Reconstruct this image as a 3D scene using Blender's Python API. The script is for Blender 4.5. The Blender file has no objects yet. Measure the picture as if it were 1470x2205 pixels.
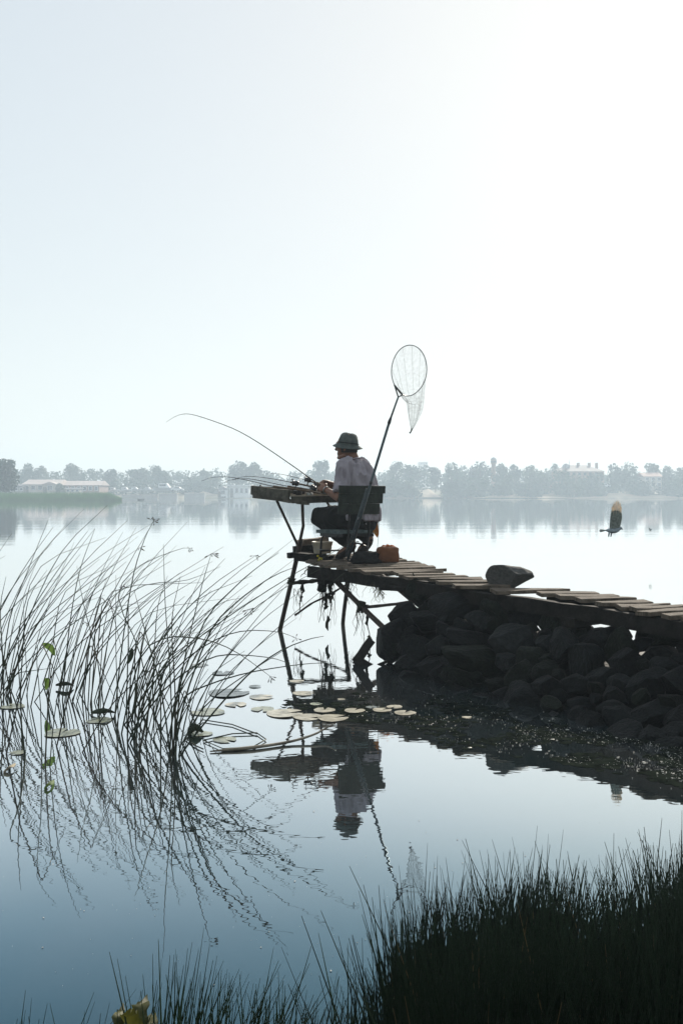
import bpy, bmesh, math, random
import numpy as np
from mathutils import Vector, Matrix, noise

R = math.radians
scene = bpy.context.scene
COL = scene.collection

# ------------------------------------------------------------------ camera
H, F, HY, CX = 1.27, 2144.0, 1065.0, 735.0     # eye height over the water, focal length in photo pixels, horizon row
cam_data = bpy.data.cameras.new('camera')
cam = bpy.data.objects.new('camera', cam_data)
COL.objects.link(cam)
cam.location = (0, 0, H)
cam.rotation_euler = (R(90), 0, 0)
cam_data.sensor_fit = 'VERTICAL'
cam_data.sensor_height = 36.0
cam_data.sensor_width = 24.0
cam_data.lens = 35.0
cam_data.shift_y = -(2205 / 2 - HY) / 2205
cam_data.clip_start = 0.05
cam_data.clip_end = 6000
scene.camera = cam

# ------------------------------------------------------------------ sky, sun, exposure
SUN_EL, SUN_AZ = 25.5, 19.0
world = bpy.data.worlds.new('World')
scene.world = world
world.use_nodes = True
wn = world.node_tree.nodes
wl = world.node_tree.links
wn.clear()
sky = wn.new('ShaderNodeTexSky')
sky.sky_type = 'NISHITA'
sky.sun_disc = False
sky.sun_elevation = R(SUN_EL)
sky.sun_rotation = R(SUN_AZ)
sky.altitude = 50
sky.air_density = 1.0
sky.dust_density = 0.7
sky.ozone_density = 1.0
bg = wn.new('ShaderNodeBackground')
bg.inputs['Strength'].default_value = 0.15
wo = wn.new('ShaderNodeOutputWorld')
# a tone curve evens the sky out: its range is compressed as a whole, in every direction alike
even = wn.new('ShaderNodeGamma')
even.inputs[1].default_value = 0.20
lift = wn.new('ShaderNodeHueSaturation')
lift.inputs['Value'].default_value = 2.92
lift.inputs['Saturation'].default_value = 1.35
wl.new(sky.outputs[0], even.inputs[0])
wl.new(even.outputs[0], lift.inputs['Color'])
tint = wn.new('ShaderNodeMix')
tint.data_type = 'RGBA'
tint.blend_type = 'MULTIPLY'
tint.inputs[0].default_value = 1.0
tint.inputs[7].default_value = (0.985, 1.0, 0.975, 1)
wl.new(lift.outputs[0], tint.inputs[6])
wl.new(tint.outputs[2], bg.inputs[0])
wl.new(bg.outputs[0], wo.inputs[0])

sun_data = bpy.data.lights.new('sun', 'SUN')
sun_data.energy = 5.0
sun_data.angle = R(0.6)
sun_data.color = (1.0, 0.92, 0.80)
sun = bpy.data.objects.new('sun', sun_data)
COL.objects.link(sun)
to_sun = Vector((math.sin(R(SUN_AZ)) * math.cos(R(SUN_EL)), math.cos(R(SUN_AZ)) * math.cos(R(SUN_EL)), math.sin(R(SUN_EL))))
sun.rotation_euler = (-to_sun).to_track_quat('-Z', 'Y').to_euler()
sun.location = (40, 110, 60)

scene.view_settings.view_transform = 'Standard'
scene.view_settings.look = 'None'
scene.view_settings.exposure = 0.45
scene.view_settings.gamma = 1.0
scene.view_settings.use_curve_mapping = False
scene.render.engine = 'CYCLES'
scene.cycles.use_denoising = True
scene.cycles.max_bounces = 10
scene.cycles.transparent_max_bounces = 24
scene.cycles.volume_bounces = 1
scene.cycles.caustics_reflective = False
scene.cycles.caustics_refractive = False

# ------------------------------------------------------------------ helpers
rng = random.Random(7)

def P(px, py, d):                       # a point seen at photo pixel (px, py), d metres in front of the camera
    return Vector(((px - CX) / F * d, d, H - (py - HY) / F * d))

def W(px, py, z=0.0):                   # a point on the water
    return P(px, py, F * (H - z) / (py - HY))

def deck_z(d):
    return 0.70 - 0.043 * (9.2 - d)

def D(px, py, up=0.0):                  # a point on the gently sloping deck
    d = (0.9656 - up) / ((py - HY) / F + 0.043)
    return P(px, py, d)

def mat(name, color, rough=0.8, var=0.25, scale=8.0, bump=0.0, bscale=40.0, metal=0.0, spec=0.3, color2=None,
        trans=0.0, stretch=None, detail=4.0):
    m = bpy.data.materials.new(name)
    m.use_nodes = True
    n, l = m.node_tree.nodes, m.node_tree.links
    b = n['Principled BSDF']
    b.inputs['Roughness'].default_value = rough
    b.inputs['Metallic'].default_value = metal
    b.inputs['Specular IOR Level'].default_value = spec
    tc = n.new('ShaderNodeTexCoord')
    src = tc.outputs['Object']
    if stretch:
        mp = n.new('ShaderNodeMapping')
        mp.inputs['Scale'].default_value = stretch
        l.new(src, mp.inputs[0])
        src = mp.outputs[0]
    t = n.new('ShaderNodeTexNoise')
    t.inputs['Scale'].default_value = scale
    t.inputs['Detail'].default_value = detail
    t.inputs['Roughness'].default_value = 0.6
    l.new(src, t.inputs['Vector'])
    r = n.new('ShaderNodeValToRGB')
    r.color_ramp.elements[0].position = 0.3
    r.color_ramp.elements[1].position = 0.7
    c1 = [max(0, c * (1 - var)) for c in color]
    c2 = color2 if color2 else [min(1, c * (1 + var)) for c in color]
    r.color_ramp.elements[0].color = (*c1, 1)
    r.color_ramp.elements[1].color = (*c2, 1)
    l.new(t.outputs['Fac'], r.inputs[0])
    l.new(r.outputs[0], b.inputs['Base Color'])
    if bump:
        t2 = n.new('ShaderNodeTexNoise')
        t2.inputs['Scale'].default_value = bscale
        t2.inputs['Detail'].default_value = 6
        l.new(src, t2.inputs['Vector'])
        bp = n.new('ShaderNodeBump')
        bp.inputs['Strength'].default_value = bump
        bp.inputs['Distance'].default_value = 0.02
        l.new(t2.outputs['Fac'], bp.inputs['Height'])
        l.new(bp.outputs[0], b.inputs['Normal'])
    if trans:
        tr = n.new('ShaderNodeBsdfTranslucent')
        l.new(r.outputs[0], tr.inputs['Color'])
        mx = n.new('ShaderNodeMixShader')
        mx.inputs[0].default_value = trans
        l.new(b.outputs[0], mx.inputs[1])
        l.new(tr.outputs[0], mx.inputs[2])
        l.new(mx.outputs[0], n['Material Output'].inputs['Surface'])
    return m

def frame(t, ref=None):
    t = t.normalized()
    ref = Vector(ref) if ref is not None else (Vector((0, 0, 1)) if abs(t.z) < 0.9 else Vector((1, 0, 0)))
    a = ref - t * ref.dot(t)
    if a.length < 1e-5:
        a = t.orthogonal()
    a.normalize()
    return a, t.cross(a)

class MB:
    """collects shapes; build() links them as one mesh object"""
    def __init__(s):
        s.v, s.f = [], []
    def add(s, vs, fs):
        k = len(s.v)
        s.v += [tuple(v) for v in vs]
        s.f += [tuple(i + k for i in f) for f in fs]
        return s
    def tube(s, pts, rad, sides=6, rb=None, ref=None, cap=True):
        pts = [Vector(p) for p in pts]
        n = len(pts)
        ra = rad if hasattr(rad, '__len__') else [rad] * n
        rb = ra if rb is None else (rb if hasattr(rb, '__len__') else [rb] * n)
        vs, fs = [], []
        a0 = None
        for i, p in enumerate(pts):
            t = pts[min(i + 1, n - 1)] - pts[max(i - 1, 0)]
            if t.length < 1e-9:
                t = Vector((0, 0, 1))
            a, b = frame(t, ref if ref is not None else a0)
            a0 = a
            for k in range(sides):
                w = 2 * math.pi * k / sides
                vs.append(p + a * (ra[i] * math.cos(w)) + b * (rb[i] * math.sin(w)))
        for i in range(n - 1):
            for k in range(sides):
                k2 = (k + 1) % sides
                fs.append((i * sides + k, i * sides + k2, (i + 1) * sides + k2, (i + 1) * sides + k))
        if cap:
            fs.append(tuple(reversed(range(sides))))
            fs.append(tuple((n - 1) * sides + k for k in range(sides)))
        return s.add(vs, fs)
    def bar(s, a, b, w, h, up=(0, 0, 1), jit=0.0):        # squared timber from a to b, w across, h along up
        a, b = Vector(a), Vector(b)
        u, v = frame(b - a, up)
        vs = []
        for p in (a, (a * 2 + b) / 3, (a + b * 2) / 3, b):
            j = [rng.uniform(-jit, jit) for _ in range(6)]
            for q, (x, y) in enumerate(((-1, -1), (1, -1), (1, 1), (-1, 1))):
                vs.append(p + v * (x * w / 2 + j[0] + j[2] * (q % 2)) + u * (y * h / 2 + j[1] + j[3] * (q > 1)))
        fs = [(3, 2, 1, 0), (12, 13, 14, 15)]
        for i in range(3):
            for k in range(4):
                k2 = (k + 1) % 4
                fs.append((i * 4 + k, i * 4 + k2, i * 4 + 4 + k2, i * 4 + 4 + k))
        return s.add(vs, fs)
    def box(s, c, sx, sy, sz, rz=0.0):
        cs, sn = math.cos(rz), math.sin(rz)
        vs = []
        for z in (-1, 1):
            for x, y in ((-1, -1), (1, -1), (1, 1), (-1, 1)):
                X, Y = x * sx / 2, y * sy / 2
                vs.append((c[0] + X * cs - Y * sn, c[1] + X * sn + Y * cs, c[2] + z * sz / 2))
        return s.add(vs, [(3, 2, 1, 0), (4, 5, 6, 7), (0, 1, 5, 4), (1, 2, 6, 5), (2, 3, 7, 6), (3, 0, 4, 7)])
    def lathe(s, base, prof, sides=20, axis=(0, 0, 1), ref=None):   # prof: (radius, height)
        ax = Vector(axis).normalized()
        a, b = frame(ax, ref)
        vs, fs = [], []
        for r_, h_ in prof:
            for k in range(sides):
                w = 2 * math.pi * k / sides
                vs.append(Vector(base) + ax * h_ + a * (r_ * math.cos(w)) + b * (r_ * math.sin(w)))
        for i in range(len(prof) - 1):
            for k in range(sides):
                k2 = (k + 1) % sides
                fs.append((i * sides + k, i * sides + k2, (i + 1) * sides + k2, (i + 1) * sides + k))
        fs.append(tuple(reversed(range(sides))))
        fs.append(tuple((len(prof) - 1) * sides + k for k in range(sides)))
        return s.add(vs, fs)
    def build(s, name, m, parent=None, smooth=False):
        me = bpy.data.meshes.new(name)
        me.from_pydata(s.v, [], s.f)
        return link(name, me, m, parent, smooth)

def root_of(o):
    while o.parent:
        o = o.parent
    return o

def link(name, me, m, parent=None, smooth=False):
    if m is not None and not me.materials:
        me.materials.append(m)
    if smooth:
        me.polygons.foreach_set('use_smooth', [True] * len(me.polygons))
    me.update()
    o = bpy.data.objects.new(name, me)
    COL.objects.link(o)
    attach(o, parent)
    return o

def attach(o, parent):
    if parent is not None:
        o.parent = parent
        o.matrix_parent_inverse = parent['_inv'] and Matrix.Translation(-Vector(parent['_inv'])) if '_inv' in parent else Matrix()

def thing(name, label, cat, loc, group=None):
    o = bpy.data.objects.new(name, None)
    o.empty_display_size = 0.1
    COL.objects.link(o)
    o.location = loc
    o['_inv'] = tuple(loc)
    return tag(o, label, cat, group)

def tag(o, label, cat, group=None):
    o['label'] = label
    o['category'] = cat
    if group:
        o['group'] = group
    return o

def kind(o, k, label=None):
    o['kind'] = k
    if label:
        o['label'] = label
    return o

def spline(pts, n=10):                                  # smooth curve through control points
    pts = [Vector(p) for p in pts]
    if len(pts) < 3:
        return [pts[0].lerp(pts[-1], i / n) for i in range(n + 1)]
    q = [pts[0] * 2 - pts[1]] + pts + [pts[-1] * 2 - pts[-2]]
    out = []
    m = len(pts) - 1
    for i in range(n + 1):
        u = i / n * m
        k = min(int(u), m - 1)
        t = u - k
        a, b, c, d = q[k], q[k + 1], q[k + 2], q[k + 3]
        out.append(0.5 * ((2 * b) + (c - a) * t + (2 * a - 5 * b + 4 * c - d) * t * t + (3 * b - a - 3 * c + d) * t ** 3))
    return out

# ------------------------------------------------------------------ water
wm = bpy.data.materials.new('lake_water')
wm.use_nodes = True
n, l = wm.node_tree.nodes, wm.node_tree.links
n.clear()
out = n.new('ShaderNodeOutputMaterial')
geo = n.new('ShaderNodeTexCoord')
body = n.new('ShaderNodeBsdfDiffuse')
bn = n.new('ShaderNodeTexNoise')
bn.inputs['Scale'].default_value = 0.7
bn.inputs['Detail'].default_value = 5
bn.inputs['Distortion'].default_value = 0.6
br = n.new('ShaderNodeValToRGB')                     # murky water over a mottled bed
br.color_ramp.elements[0].position = 0.35
br.color_ramp.elements[0].color = (0.002, 0.006, 0.007, 1)
br.color_ramp.elements[1].position = 0.72
br.color_ramp.elements[1].color = (0.018, 0.017, 0.016, 1)
l.new(geo.outputs['Object'], bn.inputs['Vector'])
l.new(bn.outputs['Fac'], br.inputs[0])
l.new(br.outputs[0], body.inputs['Color'])
gl = n.new('ShaderNodeBsdfGlossy')
gl.inputs['Roughness'].default_value = 0.0
lw = n.new('ShaderNodeLayerWeight')
lw.inputs['Blend'].default_value = 0.5
fr = n.new('ShaderNodeValToRGB')                     # reflectance against angle
cr = fr.color_ramp
cr.interpolation = 'B_SPLINE'
cr.elements[0].position = 0.30
cr.elements[0].color = (0.015, 0.03, 0.04, 1)
cr.elements[1].position = 1.0
cr.elements[1].color = (1.0, 1.0, 1.0, 1)
for pos, v in ((0.52, (.045, .11, .15)), (0.60, (.15, .245, .305)), (0.66, (.355, .445, .495)), (0.72, (.62, .68, .71)), (0.79, (.84, .86, .87)), (0.87, (.90, .905, .905)), (0.95, (.92, .92, .92))):
    e = cr.elements.new(pos)
    e.color = (*v, 1)
l.new(lw.outputs['Facing'], fr.inputs[0])
l.new(fr.outputs[0], gl.inputs['Color'])
mx = n.new('ShaderNodeAddShader')
l.new(body.outputs[0], mx.inputs[0])
l.new(gl.outputs[0], mx.inputs[1])
l.new(mx.outputs[0], out.inputs['Surface'])
# slow swell and small wind ripples
mp = n.new('ShaderNodeMapping')
mp.inputs['Scale'].default_value = (0.9, 1.6, 1.0)
l.new(geo.outputs['Object'], mp.inputs[0])
r1 = n.new('ShaderNodeTexNoise'); r1.inputs['Scale'].default_value = 3.2; r1.inputs['Detail'].default_value = 1.5
r2 = n.new('ShaderNodeTexNoise'); r2.inputs['Scale'].default_value = 15.0; r2.inputs['Detail'].default_value = 1.0
l.new(mp.outputs[0], r1.inputs['Vector']); l.new(mp.outputs[0], r2.inputs['Vector'])
b1 = n.new('ShaderNodeBump'); b1.inputs['Distance'].default_value = 0.0005; b1.inputs['Strength'].default_value = 1.0
b2 = n.new('ShaderNodeBump'); b2.inputs['Distance'].default_value = 0.00022; b2.inputs['Strength'].default_value = 1.0
l.new(r1.outputs['Fac'], b1.inputs['Height']); l.new(r2.outputs['Fac'], b2.inputs['Height'])
mp3 = n.new('ShaderNodeMapping'); mp3.inputs['Scale'].default_value = (0.05, 0.38, 1.0)
l.new(geo.outputs['Object'], mp3.inputs[0])
r3 = n.new('ShaderNodeTexNoise'); r3.inputs['Scale'].default_value = 1.0; r3.inputs['Detail'].default_value = 2.0
l.new(mp3.outputs[0], r3.inputs['Vector'])
b3 = n.new('ShaderNodeBump'); b3.inputs['Distance'].default_value = 0.006; b3.inputs['Strength'].default_value = 1.0
l.new(r3.outputs['Fac'], b3.inputs['Height'])
l.new(b3.outputs[0], b1.inputs['Normal'])
l.new(b1.outputs[0], b2.inputs['Normal'])
l.new(b2.outputs[0], gl.inputs['Normal'])

mb = MB()
mb.add([(-620, -60, 0), (620, -60, 0), (620, 900, 0), (-620, 900, 0)], [(0, 1, 2, 3)])
kind(mb.build('water', wm), 'structure', 'calm pale lake water')

# ------------------------------------------------------------------ far shore
FD = 335.0                                             # distance of the far waterline
M_far_ground = mat('far_ground', (0.10, 0.11, 0.05), 0.95, 0.35, 0.05, color2=(0.26, 0.21, 0.13))
M_sand = mat('sand', (0.42, 0.33, 0.23), 0.95, 0.2, 0.3)
M_leaf_a = mat('leaf_green', (0.030, 0.066, 0.030), 0.8, 0.35, 0.4, trans=0.2)
M_leaf_b = mat('leaf_olive', (0.042, 0.068, 0.028), 0.8, 0.35, 0.4, trans=0.2)
M_leaf_c = mat('leaf_deep', (0.020, 0.050, 0.028), 0.8, 0.35, 0.4, trans=0.2)
M_bark = mat('bark', (0.09, 0.07, 0.05), 0.95, 0.3, 3.0)
M_concrete = mat('concrete', (0.30, 0.29, 0.27), 0.9, 0.2, 1.0)
M_brick = mat('brick_wall', (0.30, 0.19, 0.14), 0.9, 0.25, 1.5)
M_plaster = mat('pale_plaster', (0.55, 0.48, 0.40), 0.9, 0.15, 0.8)
M_white = mat('white_paint', (0.75, 0.75, 0.74), 0.5, 0.06, 2.0)
M_roofpale = mat('pale_roof_sheet', (0.55, 0.45, 0.40), 0.6, 0.15, 1.0)
M_roofred = mat('red_roof', (0.30, 0.13, 0.08), 0.8, 0.25, 1.0)
M_roofgrey = mat('grey_roof', (0.16, 0.16, 0.17), 0.7, 0.2, 1.0)
M_glassd = mat('dark_window', (0.03, 0.04, 0.05), 0.15, 0.2, 1.0, spec=0.5)

def fz(y, x):                                          # ground height behind the far waterline
    t = max(0.0, y - FD)
    return 0.15 + min(t, 6) * 0.16 + min(max(t - 6, 0), 90) * 0.035 + 0.5 * noise.noise(Vector((x * 0.02, y * 0.02, 0)))

NX, NY = 90, 26
vs, fs = [], []
for j in range(NY):
    v = (j / (NY - 1)) ** 2
    for i in range(NX):
        x = -560 + 1120 * i / (NX - 1)
        y0 = FD + 5 * math.sin(x * 0.031) + 3 * math.sin(x * 0.11 + 1)
        y = y0 - 2 + v * 480
        z = -0.4 if j == 0 else fz(y, x) + (0 if j > 1 else -0.2)
        vs.append((x, y, z))
for j in range(NY - 1):
    for i in range(NX - 1):
        a = j * NX + i
        fs.append((a, a + 1, a + NX + 1, a + NX))
kind(MB().add(vs, fs).build('far_shore_ground', M_far_ground, smooth=True), 'structure', 'low grassy far bank of the lake')

def slope(name, x0, x1, y0, y1, d, label, m=M_sand):      # a bare patch of bank, a low rounded wedge of earth
    a, b = P(x0, y1, d), P(x1, y1, d)
    top = H - (y0 - HY) / F * (d + 14)
    N = 12
    vs, fs = [], []
    for i in range(N + 1):
        u = i / N
        e = min(1, u * 3.2, (1 - u) * 2.2) * (.72 + .5 * noise.noise(Vector((u * 4, x0 * .1, 7))))
        x = a.x + (b.x - a.x) * u
        jz = noise.noise(Vector((x * 0.2, 3.1, 0))) * 0.35
        for k in range(5):
            v = k / 4
            vs.append((x, d + v * 14, max(a.z - 0.3, -0.2) + (top - a.z + jz) * e * math.sin(v * math.pi / 2) ** 0.8))
        vs.append((x, d + 22, -0.4))
    for i in range(N):
        for k in range(5):
            q = i * 6 + k
            fs.append((q, q + 6, q + 7, q + 1))
    o = MB().add(vs, fs).build(name, m, smooth=True)
    return kind(o, 'structure', label)

slope('sandy_bank', 382, 476, 1049, 1068, 338, 'bare sandy slope beside the white kiosk')
slope('sandy_bank', 886, 960, 1044, 1069, 336, 'bare sandy slope among the bushes right of the chair')
slope('sandy_bank', 1020, 1240, 1060, 1070, 331, 'low sandy strip of far beach', M_sand)
slope('sandy_bank', 1225, 1560, 1058, 1071, 331, 'low sandy far beach behind the flying pigeon', M_sand)

def leaf_cloud(blobs, per, size, seed, flat=1.0):
    """leaf-clump faces spread through the volume of a few overlapping ellipsoids"""
    g = np.random.default_rng(seed)
    V, FF = [], []
    for (c, r) in blobs:
        k = max(12, int(per * (r[0] * r[2]) / (blobs[0][1][0] * blobs[0][1][2])))
        u = g.normal(size=(k, 3)); u /= np.linalg.norm(u, axis=1)[:, None]
        rad = g.uniform(0.35, 1.05, (k, 1)) ** 0.5
        p = np.array(c) + u * rad * np.array(r)
        n_ = u + g.normal(size=(k, 3)) * 0.7
        n_ /= np.linalg.norm(n_, axis=1)[:, None]
        a = np.cross(n_, g.normal(size=(k, 3))); a /= np.linalg.norm(a, axis=1)[:, None]
        b = np.cross(n_, a)
        s_ = size * g.uniform(0.5, 1.3, (k, 1))
        for q in range(k):
            i0 = len(V)
            A, B = a[q] * s_[q], b[q] * s_[q] * 0.7
            V += [tuple(p[q] - A), tuple(p[q] - B * 0.9 + A * 0.1), tuple(p[q] + A), tuple(p[q] + B)]
            FF.append((i0, i0 + 1, i0 + 2, i0 + 3))
    return MB().add(V, FF)

def blobs_for(x, y, z0, h, w, g, lobes=7, low=0.25):
    bl = [((x, y, z0 + h * (0.5 + low / 2)), (w * 0.40, w * 0.40, h * (0.5 - low / 2) * 0.92))]
    for i in range(lobes):
        a = g.uniform(0, 6.28)
        t = g.uniform(low, 0.92)
        rr = w * 0.5 * (1 - 0.75 * max(0, t - 0.45)) * g.uniform(0.45, 0.8)
        r_ = w * g.uniform(0.14, 0.27)
        bl.append(((x + math.cos(a) * rr, y + math.sin(a) * rr, z0 + h * t), (r_, r_, r_ * g.uniform(0.7, 1.1))))
    return bl

def tree(px, top, wpx, d, label, m=M_leaf_a, seed=0, low=0.2, base=None, per=260, lobes=8, name='tree', cat='tree', group=None, leaf=0.55):
    x = (px - CX) / F * d
    z0 = fz(d, x) if base is None else base
    zt = H + (HY - top) / F * d
    h = zt - z0
    w = wpx / F * d
    g = random.Random(seed * 31 + int(px))
    t = thing(name, label, cat, (x, d, z0), group)
    mb = MB()
    lean = g.uniform(-0.04, 0.04) * h
    tr = max(0.10, h * 0.018)
    pts = [Vector((x, d, z0 - 0.3)), Vector((x + lean * 0.4, d, z0 + h * 0.3)), Vector((x + lean, d, z0 + h * 0.8))]
    mb.tube(spline(pts, 5), [tr, tr * .8, tr * .65, tr * .5, tr * .35, tr * .15], 6)
    for i in range(5):
        a = g.uniform(0, 6.28); s0 = g.uniform(0.25, 0.6)
        p0 = Vector((x + lean * s0, d, z0 + h * s0))
        p1 = p0 + Vector((math.cos(a) * w * 0.3, math.sin(a) * w * 0.3, h * 0.2))
        mb.tube([p0, p0.lerp(p1, .5) + Vector((0, 0, .2)), p1], [tr * .4, tr * .3, tr * .1], 4)
    mb.build('trunk', M_bark, t)
    leaf_cloud(blobs_for(x, d, z0, h, w, g, lobes, low), per, leaf, seed + int(px)).build('crown', m, t)
    return t

TREES = [
    (12, 992, 70, 225, 'big dark green tree above the far reed bed', M_leaf_c, .05),
    (62, 1006, 46, 372, 'round hazy tree behind the pale roofed shed', M_leaf_a, .1),
    (92, 1004, 40, 375, 'hazy tree rising over the ridge of the pale roofed shed', M_leaf_b, .15),
    (165, 1003, 60, 378, 'tall broad hazy tree behind the long brick building', M_leaf_a, .1),
    (238, 1008, 34, 370, 'narrow hazy tree off the end of the long brick building', M_leaf_c, .1),
    (300, 1010, 44, 372, 'hazy rounded tree behind the moored white boats', M_leaf_b, .1),
    (345, 1008, 46, 374, 'hazy rounded tree behind the long motor yacht', M_leaf_a, .1),
    (442, 1012, 26, 370, 'slim pointed tree rising above the bare sandy slope by the kiosk', M_leaf_c, .1),
    (515, 990, 54, 362, 'tall dark rounded tree rising behind the white kiosk', M_leaf_c, .25),
    (552, 998, 34, 364, 'thin sparse tree beside the tall dark one behind the kiosk', M_leaf_b, .3),
    (692, 996, 46, 362, 'lone tall tree seen between the held rod and the hat', M_leaf_c, .3),
    (852, 992, 34, 372, 'pale airy tree with open crown just right of the landing net pole', M_leaf_b, .35),
    (886, 998, 50, 366, 'broad hazy tree below the tip of the hanging net bag', M_leaf_a, .1),
    (937, 1005, 30, 362, 'small dense round tree beside the pale apartment block', M_leaf_c, .2),
    (985, 1004, 58, 356, 'wide bushy tree left of the round tower', M_leaf_a, .05),
    (1034, 990, 62, 358, 'tall broad tree against the round tower', M_leaf_c, .05),
    (1085, 1004, 46, 354, 'hazy tree just right of the round tower', M_leaf_a, .05),
    (1108, 999, 28, 352, 'narrow dark tree standing out on the ridge right of the tower', M_leaf_c, .1),
    (1152, 1012, 70, 352, 'low spreading tree left of the big hipped roof house', M_leaf_b, .05),
    (1196, 997, 36, 378, 'rounded tree rising behind the big house roof', M_leaf_a, .15),
    (1322, 996, 40, 350, 'tall tree right beside the big hipped roof house', M_leaf_c, .05),
    (1352, 992, 46, 352, 'tallest broad tree above the flying pigeon', M_leaf_a, .05),
    (1407, 997, 42, 356, 'rounded tree behind the small red roofed house', M_leaf_b, .1),
    (1438, 1001, 34, 350, 'tree just right of the small red roofed house', M_leaf_c, .05),
    (1468, 1003, 40, 352, 'tree cut by the edge of the photo at the far right', M_leaf_a, .05),
]
for i, (px, top, w, d, lab, m, low) in enumerate(TREES):
    tree(px, top, w, d, lab, m, seed=i + 3, low=low, per=620 if w > 40 else 430, leaf=.42, group='far shore trees')

BUSHES = [
    (25, 1046, 46, 330, 'low bush below the lean-to of the pale roofed shed'),
    (230, 1044, 30, 345, 'small bush at the end of the long brick building'),
    (405, 1036, 60, 352, 'broad bush on top of the bare sandy slope by the kiosk'),
    (455, 1030, 46, 352, 'rounded bush left of the white kiosk'),
    (580, 1026, 60, 350, 'hazy bush behind the wooden tray'),
    (640, 1030, 60, 350, 'hazy bush behind the held rod and reel'),
    (840, 1032, 60, 340, 'hazy bush just right of the chair back'),
    (880, 1036, 50, 338, 'bush left of the bare sandy slope among bushes'),
    (975, 1032, 60, 336, 'rounded bush right of the bare sandy slope among bushes'),
    (1030, 1026, 70, 338, 'wide bush below the round tower'),
    (1085, 1030, 60, 338, 'wide bush below the narrow dark ridge tree'),
    (1140, 1038, 70, 336, 'low spreading bush sloping down to the far beach'),
    (1290, 1036, 30, 338, 'small bush in front of the big house by the white car'),
    (1240, 1018, 66, 340, 'bush in front of the big hipped roof house'),
    (1278, 1016, 44, 344, 'upright bush before the right half of the big hipped roof house'),
    (1206, 1014, 48, 344, 'upright bush at the left corner of the big hipped roof house'),
    (130, 1040, 26, 292, 'small bush between the shed annex and the long brick building'),
    (1375, 1034, 60, 338, 'wide bush under the tallest broad tree'),
    (1450, 1034, 60, 338, 'wide bush at the far right of the beach'),
]
for i, (px, top, w, d, lab) in enumerate(BUSHES):
    tree(px, top, w, d, lab, (M_leaf_a, M_leaf_b, M_leaf_c)[i % 3], seed=i + 70, low=-0.15, per=480, lobes=8, leaf=.40, name='bush', cat='bush', group='bushes on the far bank')

# the wood behind, one hazy mass
bl = []
g = random.Random(5)
x_px = -120
while x_px < 1600:
    d = g.uniform(385, 430)
    top = g.choice((g.uniform(1004, 1012), g.uniform(1010, 1023)))
    if 590 < x_px < 730: top += 6
    x = (x_px - CX) / F * d
    z0 = fz(d, x); zt = H + (HY - top) / F * d
    w = g.uniform(38, 60) / F * d
    for q in blobs_for(x, d, z0, zt - z0, w, g, 4, -0.1):
        bl.append(q)
    x_px += g.uniform(14, 22)
x_px = -60
while x_px < 1560:                                          # the lower growth along the bank
    d = g.uniform(346, 354)
    if not (20 < x_px < 225 or 380 < x_px < 560 or 885 < x_px < 955):
        top = g.uniform(1026, 1042)
        x = (x_px - CX) / F * d
        z0 = fz(d, x); zt = H + (HY - top) / F * d
        for q in blobs_for(x, d, z0 - .3, zt - z0, g.uniform(34, 56) / F * d, g, 4, -0.2):
            bl.append(q)
    x_px += g.uniform(14, 22)
kind(leaf_cloud(bl, 190, 0.6, 99).build('treeline', M_leaf_a), 'stuff', 'hazy mass of woodland along the far shore')

# far reed bed on the left
g = np.random.default_rng(4)
V, FF = [], []
for k in range(9000):
    u = g.uniform(-0.25, 1)
    px = 262 * u
    d = g.uniform(203, 226)
    if px > 225: d = g.uniform(203, 210)
    x = (px - CX) / F * d
    hh = g.uniform(1.2, 2.0) * (1 if px < 235 else max(.35, 1 - (px - 235) / 40))
    w_ = 0.05
    dx = g.uniform(-.1, .25)
    i0 = len(V)
    V += [(x - w_, d, -0.1), (x + w_, d, -0.1), (x + dx, d + g.uniform(-.1, .1), hh)]
    FF.append((i0, i0 + 1, i0 + 2))
M_reedbed = mat('reed_bed', (0.06, 0.15, 0.05), 0.8, 0.3, 0.3, trans=0.25)
kind(MB().add(V, FF).build('reed_bed', M_reedbed), 'stuff', 'green reed bed reaching into the lake from the left')

# ---- buildings and boats of the far shore
def px_box(x0, x1, y0, y1, d):                     # metres of a frontage seen between those pixels
    a, b = P(x0, y1, d), P(x1, y0, d)
    return a.x, b.x, a.z, b.z

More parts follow.
